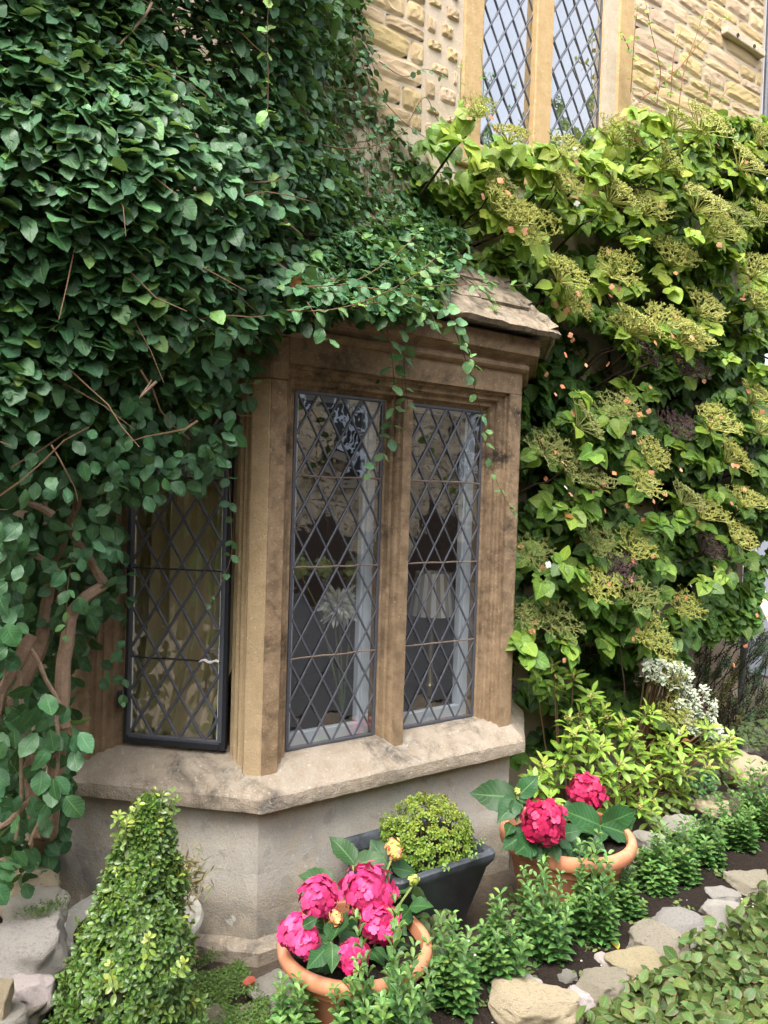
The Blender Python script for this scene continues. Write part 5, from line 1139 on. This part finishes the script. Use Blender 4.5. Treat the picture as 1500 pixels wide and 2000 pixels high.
mass('leaves', 'needle', np.array(P, float), np.array(T, float), np.array(N, float), np.array(S), np.array(to), LM['yew'], yew, width=2.0)
for k in range(40):
    a = Vector(hy(random.uniform(1390, 1440), random.uniform(1395, 1420), 2.85)); st.tube([a, a+Vector((random.gauss(0, .03), 0, .08)), a+Vector((random.gauss(0, .09), random.gauss(0, .05), .2))], [.004, .003, .002], 4)
st.build('stems', M['twig_dark'], yew, True)
# edging plants: one kind of leafy shoot, many plants
def shoot_mesh(seed):
    random.seed(seed); P, T, N, S, to = [], [], [], [], []; n = 12
    for k in range(n):
        t = k/(n-1); p = Vector((.04*math.sin(t*2+seed)*t, .04*math.cos(seed*2+t)*t, t)); a0 = k*.9
        for j in range(3 if t < .9 else 4):
            a = a0+j*2.1; d = Vector((math.cos(a), math.sin(a), .45+.6*t)); P.append(p); T.append(d.normalized()); N.append(Vector((-math.cos(a)*.5, -math.sin(a)*.5, 1)).normalized()); S.append(.42*(1-.55*t)*random.uniform(.8, 1.15)); to.append(.25+.45*t+random.gauss(0, .12))
    o_ = mass('tmp', 'box', np.array(P, float), np.array(T, float), np.array(N, float), np.array(S), np.clip(np.array(to), 0, 1), LM['edging'], None); me = o_.data; bpy.data.objects.remove(o_); me.name = 'shoot'; return me
SHM = [shoot_mesh(s_) for s_ in range(5)]
ED = [(570, 2075, 165, 105, 'leafy edging plant in front of the terracotta pot, leftmost of the edging row'), (682, 2085, 165, 56, 'short dark edging plant between the pink hydrangea pot and an ochre stone'), (765, 2090, 308, 122, 'tallest leafy edging plant rising against the pink hydrangea'), (882, 1968, 180, 110, 'leafy edging plant just right of the ochre stone by the pink hydrangea'), (972, 1925, 170, 90, 'bushy edging plant below the front corner of the black trough'), (1062, 1872, 195, 98, 'leafy edging plant standing in front of the left side of the crimson hydrangea pot'), (1155, 1838, 190, 95, 'leafy edging plant before the middle of the crimson hydrangea pot'), (1220, 1795, 105, 62, 'small low edging plant beside the stones right of the crimson hydrangea pot'), (1278, 1744, 112, 82, 'compact edging plant right of the pale stones beyond the crimson pot'), (1330, 1728, 122, 62, 'slim edging plant between two compact ones beyond the crimson pot'), (1380, 1694, 112, 76, 'rounded edging plant in the middle of the far border, behind the flat grey stone'), (1438, 1662, 108, 80, 'rounded edging plant next to last in the row towards the far corner'), (1478, 1640, 145, 70, 'tall edging plant at the far right end of the row')]
random.seed(51)
for px, py, hp_, wp, lab in ED:
    c = hz(px, py, .03); dep = float(proj(c)[0, 2]); Hh = hp_*dep/FPX*1.12; Wd = wp*dep/FPX
    t = thing('edging_plant', c, lab, 'edging plant', 'edging plants along the soil bed'); k_ = max(8, int(Wd/.0115))
    for k in range(k_+3):
        a = k*2.4; ro = math.sqrt(k/(k_+3))*Wd*.34; hh = Hh*(random.uniform(.8, 1.0) if k < 4 else random.uniform(.42, .8))*(1-.2*(ro/(Wd*.4))); lean = Matrix.Rotation(random.gauss(.1, .08)*(1 if k else .3), 4, Vector((-math.sin(a), math.cos(a), 0)))
        add('shoot', SHM[random.randrange(5)], t, Matrix.Translation((c[0]+ro*math.cos(a), c[1]+ro*math.sin(a), c[2]-.01)) @ lean @ Matrix.Rotation(random.uniform(0, 6.28), 4, 'Z') @ Matrix.Diagonal((random.uniform(.115, .15),)*2+(hh, 1)))

# ------------------------------------------------------------------ stones of the border and the left rockery
def rock_mesh(seed, flat=.0, sub=4):
    import bmesh
    bm = bmesh.new(); bmesh.ops.create_icosphere(bm, subdivisions=sub, radius=1.25); rs = random.Random(seed)
    pl = [(Vector((rs.gauss(0, .18), rs.gauss(0, .18), 1)).normalized(), rs.uniform(.62, .78))]
    for k in range(7): a = k*.9+rs.uniform(-.35, .35); pl.append((Vector((math.cos(a), math.sin(a), rs.uniform(-.2, .45))).normalized(), rs.uniform(.72, 1.0)))
    pl += [(Vector([rs.gauss(0, 1) for _ in range(3)]).normalized(), rs.uniform(.8, 1.0)) for _ in range(4)]
    for v in bm.verts:
        p = v.co.copy()
        for n_, d in pl:
            e = p.dot(n_)-d
            if e > 0: p -= n_*e*.97
        q = p+Vector((seed*3.1, seed*1.7, 0)); d0 = p.normalized()
        p += Vector(noise.noise_vector(q*1.5))*.12+d0*(noise.noise(q*3.5)*.1+abs(noise.noise(q*7))*-.1+noise.noise(q*15)*.035)+Vector((0, 0, noise.noise(Vector((q.x*2, q.y*2, q.z*9)))*.04)); v.co = p
    me = bpy.data.meshes.new('rock'); bm.to_mesh(me); bm.free(); return me
def rock(name, x0, y0, x1, y1, mat, label, cat, group, dz=.35, seed=0, z0=0.0, yaw=0.0, ground=None, hgt=None):
    cx = (x0+x1)/2; b = hz(cx, y1-(y1-y0)*.12, z0) if ground is None else hy(cx, y1, ground); dep = float(proj(b)[0, 2]); wd = (x1-x0)*dep/FPX/2; vh = (y1-y0)*dep/FPX
    hh = hgt or vh*.4; dp = max(wd*.55, min(wd*1.1, vh*.75)); c = Vector((b[0], b[1]+dp*.6, b[2]+hh*.35 if ground is None else b[2]+hh*.8))
    q = proj(np.array(c))[0]; me = rock_mesh(seed); me.materials.append(M[mat]); me.polygons.foreach_set('use_smooth', np.ones(len(me.polygons), bool))
    o_ = add(name, me, None, Matrix.Translation(c) @ Matrix.Rotation(-.6+yaw, 4, 'Z') @ Matrix.Diagonal((wd*1.16, dp*1.1, hh*1.1, 1))); return tag(o_, label, cat, group)
g1, g2 = 'stones along the front of the bed', 'stones along the back of the bed'
RK = [(993, 1921, 1167, 2012, 'rock_yellow', 'large flat ochre stone at the near end of the front border row', g1), (1004, 1904, 1074, 1957, 'rock_purple', 'lumpy grey stone leaning on the large ochre border stone, soil behind it', g1), (1124, 1920, 1172, 1968, 'rock_purple', 'narrow grey stone wedged to the right of the large ochre border stone', g1), (1156, 1882, 1248, 1968, 'rock', 'sloping pale stone with rusty patch in the front border row', g1), (1209, 1855, 1312, 1912, 'rock_yellow', 'ochre stone with white flecks half under the ground cover leaves', g1), (1259, 1808, 1368, 1882, 'rock', 'smooth beige stone in the front row below the flat grey stone', g1), (1293, 1778, 1406, 1838, 'rock_grey', 'flat grey stone in the middle of the front border row', g1), (1387, 1754, 1477, 1808, 'rock_white', 'whitish stone right of the flat grey border stone', g1), (1387, 1732, 1454, 1766, 'rock_grey', 'small grey stone behind the whitish border stone', g1), (1447, 1698, 1530, 1752, 'rock', 'tan stone at the far right of the front border row', g1),
      (1096, 1896, 1138, 1928, 'rock_white', 'small pale stone in the soil behind the large ochre border stone', g1), (1240, 1836, 1292, 1866, 'rock', 'small tan stone behind the ochre one with white flecks', g1), (1358, 1788, 1398, 1816, 'rock_yellow', 'small ochre chip at the right end of the flat grey stone', g1), (1176, 1864, 1218, 1892, 'rock_purple', 'small purplish stone behind the pale sloping stone with rusty patch', g1),
      (810, 1848, 884, 1915, 'rock_yellow', 'ochre stone standing between the pink hydrangea and the edging plants', g2), (610, 1940, 668, 1998, 'rock_yellow', 'ochre stone at the foot of the front terracotta pot', g2), (856, 1818, 892, 1856, 'rock_purple', 'small ribbed grey stone behind the ochre one near the trough', g2), (975, 1792, 1002, 1822, 'rock', 'small pale stone between edging plants before the black trough', g2), (1172, 1660, 1258, 1710, 'rock', 'rounded beige stone touching the crimson hydrangea pot', g2), (1210, 1636, 1254, 1670, 'rock_yellow', 'small ochre stone above the rounded beige one by the crimson pot', g2), (1252, 1622, 1310, 1655, 'rock_white', 'pale stone behind the compact edging plant', g2), (1315, 1584, 1378, 1628, 'rock_white', 'whitish rounded stone in the middle of the back row', g2), (1368, 1555, 1440, 1592, 'rock_yellow', 'ochre stone in the back row before the pieris', g2), (1443, 1458, 1512, 1528, 'rock_yellow', 'upright honey coloured stone at the far end of the back row', g2), (1484, 1372, 1515, 1400, 'rock', 'small tan stone beyond the succulent patch', g2), (1465, 1440, 1510, 1470, 'rock_white', 'white stone resting on the honey coloured one', g2)]
for i, (x0, y0, x1, y1, mt, lab, gr) in enumerate(RK): rock('border_stone', x0, y0, x1, y1, mt, lab, 'stone', gr, seed=i+1, z0=.03)
g3 = 'rockery stones at the left'
LK = [(14, 1752, 126, 1810, 'rock_white', 'white stone with a green moss patch on top of the left rockery', 2.36, .05), (-30, 1800, 128, 1950, 'rock_grey', 'big smooth grey boulder at the left edge', 2.2, .1), (10, 1885, 92, 1958, 'rock', 'flat greenish stone under the big grey boulder', 2.16, .045), (26, 1896, 108, 1976, 'rock_purple', 'rough purplish stone below the big grey boulder', 2.12, .05), (-25, 1946, 26, 2000, 'rock_yellow', 'small ochre stone at the bottom of the left rockery', 2.02, .05), (5, 1952, 98, 2010, 'rock', 'flat tan stone beside the foot of the box cone', 2.1, .035), (4, 1716, 118, 1756, 'rock_yellow', 'ochre foundation stone against the wall under the creeper', 2.6, .05), (-40, 1990, 60, 2060, 'rock_grey', 'grey stone cut off by the bottom left corner', 2.0, .05)]
for i, (x0, y0, x1, y1, mt, lab, gy, hgt) in enumerate(LK):
    o_ = rock('rockery_stone', x0, y0, x1, y1, mt, lab, 'stone', g3, seed=40+i, ground=gy, hgt=hgt)
    if i == 0:
        mm = mass('moss', 'box', np.array(hy(84, 1772, 2.33))+rng.normal(size=(500, 3))*np.array([[.03, .018, .006]]), rdir(500)+np.array([[0, 0, .8]]), rdir(500)+np.array([[0, 0, 1]]), rng.uniform(.005, .009, 500), rng.random(500)*.5, LM['moss'], o_)
# left heap of earth that the rockery holds
mb = MB(); rows = []
for x in np.arange(-.3, .62, .04): rows.append([(x, y, -.04+.2*sstep(.62, .42, x)*sstep(2.05, 2.3, y)+.012*noise.noise(Vector((x*20, y*20, 1)))) for y in np.arange(1.9, 2.96, .04)])
mb.quadgrid(rows); structure('rockery_soil', mesh('rockery_soil', mb.v, [f[::-1] for f in mb.f], M['soil'], True))
# paving slabs at the foot of the plinth
for i, (x0, y0, x1, y1, mt, lab) in enumerate([(498, 1890, 600, 1960, 'rock_grey', 'flat grey paving stone between the moss and the front pot'), (395, 1960, 450, 2010, 'rock', 'small tan stone sunk in the moss by the box cone'), (470, 1940, 540, 2010, 'rock', 'cracked tan paving stone at the bottom edge beside the moss')]):
    o_ = rock('paving_stone', x0, y0, x1, y1, mt, lab, 'stone', 'sunken stones by the plinth', seed=60+i, z0=0.0, hgt=.02)
# moss mat
n = 9000; px, py = rng.uniform(370, 535, n), rng.uniform(1855, 2030, n); k = inside([(385, 1880), (420, 1862), (470, 1880), (490, 1920), (525, 1960), (520, 2030), (370, 2030), (372, 1930)], px, py); P = np.array([hz(a, b, .012) for a, b in zip(px[k], py[k])]); n = len(P)
d_ = np.array([noise.noise(Vector(p*9)) for p in P]); P[:, 2] += rng.random(n)*.02+.02*d_; P = P[d_ > -.33]; n = len(P)
o_ = mass('moss_mat', 'box', P, rdir(n)+np.array([[0, 0, .5]]), rdir(n)*.6+np.array([[0, -.2, 1]]), rng.uniform(.006, .012, n), np.clip(rng.normal(.4, .25, n), 0, 1), LM['moss'], None)
tag(o_, 'mat of tiny green thyme leaves creeping over the stones at the plinth foot', 'ground cover', kind='stuff')
# leafy ground cover in front of the border stones
cov = thing('ground_cover', (2.4, 1.4, 0), 'low mat of rounded dull green leaves with reddish edges before the border stones', 'ground cover')
GC = [(1120, 2060), (1145, 1990), (1190, 1955), (1250, 1935), (1300, 1905), (1345, 1860), (1385, 1825), (1430, 1800), (1480, 1765), (1560, 1720), (1560, 2060)]
n = 3900; px, py = rng.uniform(1100, 1560, n), rng.uniform(1700, 2060, n); k = inside(GC, px, py); P = np.array([hz(a, b, .03) for a, b in zip(px[k], py[k])]); n = len(P); P[:, 2] += rng.random(n)**.7*.12-.05+.05*np.array([noise.noise(Vector(p*6)) for p in P])
keep = np.array([noise.noise(Vector(p*7+np.array([0, 0, 3]))) for p in P]) > -.4; P = P[keep]; n = len(P)
T = norm(rdir(n)*np.array([[1, 1, .3]])+np.array([[.1, -.3, -.1]])); N = norm(rdir(n)*.95+np.array([[-.25, -.5, .75]])); foliage(cov, 'round', P, T, N, .028+.036*rng.random(n)**1.2, np.clip(rng.normal(.4, .25, n), 0, 1), LM['cover'], 300)
def patch(name, label, cat, poly, n, z, key, mat, smin, smax, tone, hgt=.04, group=None):
    xs_ = [p[0] for p in poly]; ys_ = [p[1] for p in poly]; px, py = rng.uniform(min(xs_), max(xs_), n), rng.uniform(min(ys_), max(ys_), n); k = inside(poly, px, py); P = np.array([hz(a, b, z) for a, b in zip(px[k], py[k])]); n = len(P); P[:, 2] += rng.random(n)*hgt
    t = thing(name, P.mean(0), label, cat, group); mass('leaves', key, P, norm(rdir(n)+np.array([[0, -.2, .25]])), norm(rdir(n)*.6+np.array([[0, -.4, 1]])), rng.uniform(smin, smax, n), np.clip(rng.normal(tone, .2, n), 0, 1), LM[mat], t); return t
patch('succulent_patch', 'patch of plump pale green succulents at the far right of the border', 'ground cover', [(1440, 1400), (1500, 1385), (1530, 1470), (1460, 1465), (1430, 1440)], 500, .1, 'round', 'cover', .03, .05, .1, .06)
patch('strawberry_patch', 'low pale green leaves between the back stones and the pieris', 'ground cover', [(1350, 1530), (1440, 1510), (1450, 1560), (1370, 1575), (1330, 1600), (1260, 1620), (1250, 1600)], 260, .06, 'round', 'cover', .03, .05, .4)
patch('geranium_clump', 'soft grey green leaf clump between the pink hydrangea and the trough', 'ground cover', [(800, 1800), (860, 1790), (890, 1810), (860, 1850), (810, 1850)], 70, .12, 'round', 'cover', .03, .045, 0, .05)
patch('geranium_clump', 'soft grey green leaf clump at the right foot of the black trough', 'ground cover', [(985, 1760), (1030, 1745), (1030, 1800), (1000, 1830)], 50, .05, 'round', 'cover', .03, .045, 0, .06)
patch('lavender_clump', 'low dark green clump in the gap behind the crimson pot', 'ground cover', [(1325, 1500), (1400, 1520), (1400, 1560), (1340, 1550)], 400, .12, 'box', 'edging', .02, .03, .1, .08)
random.seed(61)
for px, py, lab in ((1040, 1990, 'weed seedling at the bottom edge left of the large ochre border stone'), (935, 1955, 'weed seedling at the foot of the edging plant beside the ochre stone'), (1035, 1900, 'weed seedling behind the lumpy grey border stone'), (1145, 1915, 'weed seedling behind the narrow grey border stone'), (1240, 1800, 'sprawling weed seedling in the soil above the fallen yellow leaf'), (1330, 1775, 'weed seedling at the rim of the flat grey border stone'), (1415, 1710, 'weed seedling in the soil before the rounded edging plants'), (1160, 1850, 'weed seedling just left of the fallen yellow leaf')):
    p = hz(px, py, .05); t = thing('weed_seedling', p, lab, 'weed', 'weed seedlings on the bed soil'); m_ = random.randint(12, 22); P = p+rng.normal(size=(m_, 3))*np.array([[.03, .025, .002]])+np.array([[0, 0, .008]])
    mass('leaves', 'round', P, norm(rdir(m_)*np.array([[1, 1, .2]])), norm(rdir(m_)*.4+np.array([[0, -.2, 1]])), rng.uniform(.014, .026, m_), np.clip(rng.normal(.5, .2, m_), 0, 1), LM['cover'], t, stuff=False)
# pebbles and crumbs on the soil
mb = MB()
for k in range(1500):
    x, y = random.uniform(1.2, 3.9), random.uniform(1.55, 2.0); r_ = random.choice([.002, .002, .003, .003, .004, .006, .011]); c = Vector((x, y, .04+.01*noise.noise(Vector((x*14, y*14, 0))))); b0 = len(mb.v)
    mb.v += [tuple(c+Vector(d)*r_*random.uniform(.7, 1.3)) for d in ((1, 0, 0), (.3, .9, 0), (-.8, .5, 0), (-.8, -.5, 0), (.3, -.9, 0), (0, 0, .8))]; mb.f += [(b0+i, b0+(i+1) % 5, b0+5) for i in range(5)]
tag(add('pebbles', mesh('pebbles', mb.v, mb.f, M['rock_white'])), 'pale pebbles scattered over the dark bed soil', 'pebbles', kind='stuff')
fl_ = thing('fallen_leaf', hz(1208, 1830, .05), 'single yellow fallen leaf lying on the bed soil', 'fallen leaf'); M['yl'] = petal_mat('yellow_leaf', (.7, .5, .05), (.75, .55, .08))
add('blade', leaf_mesh('round', 0, 3, M['yl']), fl_, frame(hz(1196, 1832, .056), (0, -.2, 1), .048, 1.9))
fl_ = thing('fallen_leaf', hz(508, 1908, .03), 'red curled fallen leaf on the stones by the moss mat', 'fallen leaf'); M['rl'] = petal_mat('red_leaf', (.3, .05, .03), (.35, .07, .04))
add('blade', leaf_mesh('round', 2, 3, M['rl']), fl_, frame(hz(500, 1912, .035), (0, -.4, 1), .045, .6))

# ------------------------------------------------------------------ inside the bay window
def inner_thing(*a): return thing(*a)
mb = MB(); rows = []     # curtain: deep folds, drawn back at its lower right
for j in range(25):
    z = .62+1.5*j/24; row = []
    for i in range(90):
        t = i/89; ww = .5-.12*sstep(1.1, .6, z); s_ = .66-t*ww; fo = .03*math.sin(t*34+.6*math.sin(z*2))+.014*math.sin(t*71+z); row.append(cant(s_+.008*math.sin(t*20+z*3), z, .19+fo))
    rows.append(row)
mb.quadgrid(rows); cu = mb.build('curtain', M['curtain'], None, True); tag(cu, 'pleated gold curtain hanging behind the left black framed casement', 'curtain')
sol = cu.modifiers.new('cloth', 'SOLIDIFY'); sol.thickness = .003
lamp = thing('table_lamp', (2.05, 2.74, .6), 'table lamp with a striped pleated shade and brass stem behind the right light', 'lamp')
lc = hy(838, 1380, 2.74); zt, zb_ = hy(840, 1118, 2.74)[2], hy(840, 1200, 2.74)[2]
mb = MB(); mb.lathe([(.112, zb_), (.082, zt), (.08, zt), (.109, zb_)], (0, 0, 0), 40); mb.v = [(x, y, z) for x, y, z in mb.v]; sh = mb.build('lamp_shade', M['shade'], lamp, True, M=Matrix.Translation((lc[0], lc[1], 0)))
mb = MB(); mb.lathe([(.001, .6), (.065, .6), (.066, .615), (.03, .63), (.014, .66), (.012, .72), (.02, .735), (.012, .75), (.01, zb_-.05), (.018, zb_-.04), (.008, zb_-.02), (.006, zt-.03), (.001, zt-.02)], (lc[0], lc[1], 0), 20); mb.build('stem', M['brass'], lamp, True)
vase = thing('glass_vase', (1.56, 2.66, .6), 'clear glass vase of cut flowers on the ledge behind the left front light', 'vase')
vc = hy(672, 1300, 2.66); mb = MB(); mb.lathe([(.001, .605), (.042, .605), (.046, .62), (.05, .75), (.042, .85), (.048, .9)], (vc[0], vc[1], 0), 28); mb.build('body', M['vase'], vase, True)
chry = thing('white_chrysanthemum', hy(660, 1185, 2.64), 'shaggy white chrysanthemum drooping from the glass vase', 'cut flower')
cc = hy(660, 1180, 2.64); n = 300; d = rdir(n); d = norm(d+np.array([[-.1, -.5, .1]])); P = cc+d*.02; T = norm(d+np.array([[0, 0, -.55]])); N = norm(d*.4+np.cross(d, rdir(n))); mass('petals', 'strap', P, T, N, rng.uniform(.035, .07, n), rng.random(n), M['whitef'], chry, False)
for k in range(0, n, 10): leaf_objs('petal', 'strap', P[k:k+1]+d[k:k+1]*.012, T[k:k+1], N[k:k+1], np.array([.075]), np.array([.5]), M['whitef'], chry)
mb = MB(); mb.tube([cc, cc+np.array([.03, .03, -.05]), (vc[0], vc[1], .7)], .004, 5); mb.build('stem', M['stem_green'], chry, True)
for i, (px, py, r_, y, lab) in enumerate(((580, 1108, 30, 2.69, 'pale green hydrangea head at the left of the vase, against the glass bars'), (632, 1108, 26, 2.68, 'pale green hydrangea head in the middle above the vase'), (700, 1115, 38, 2.67, 'largest pale green hydrangea head above the white chrysanthemum'))):
    t = thing('green_hydrangea', hy(px, py, y), lab, 'cut flower', 'cut hydrangea heads in the vase'); c = hy(px, py, y); dep = float(proj(c)[0, 2]); head(t, c, r_*dep/FPX*.9, 'greenf', 34, fs=.014)
    mb = MB(); mb.tube([c, (c+np.array([vc[0], vc[1], .8]))/2+np.array([0, 0, .06]), (vc[0], vc[1], .7)], .004, 5); mb.build('stem', M['stem_green'], t, True)
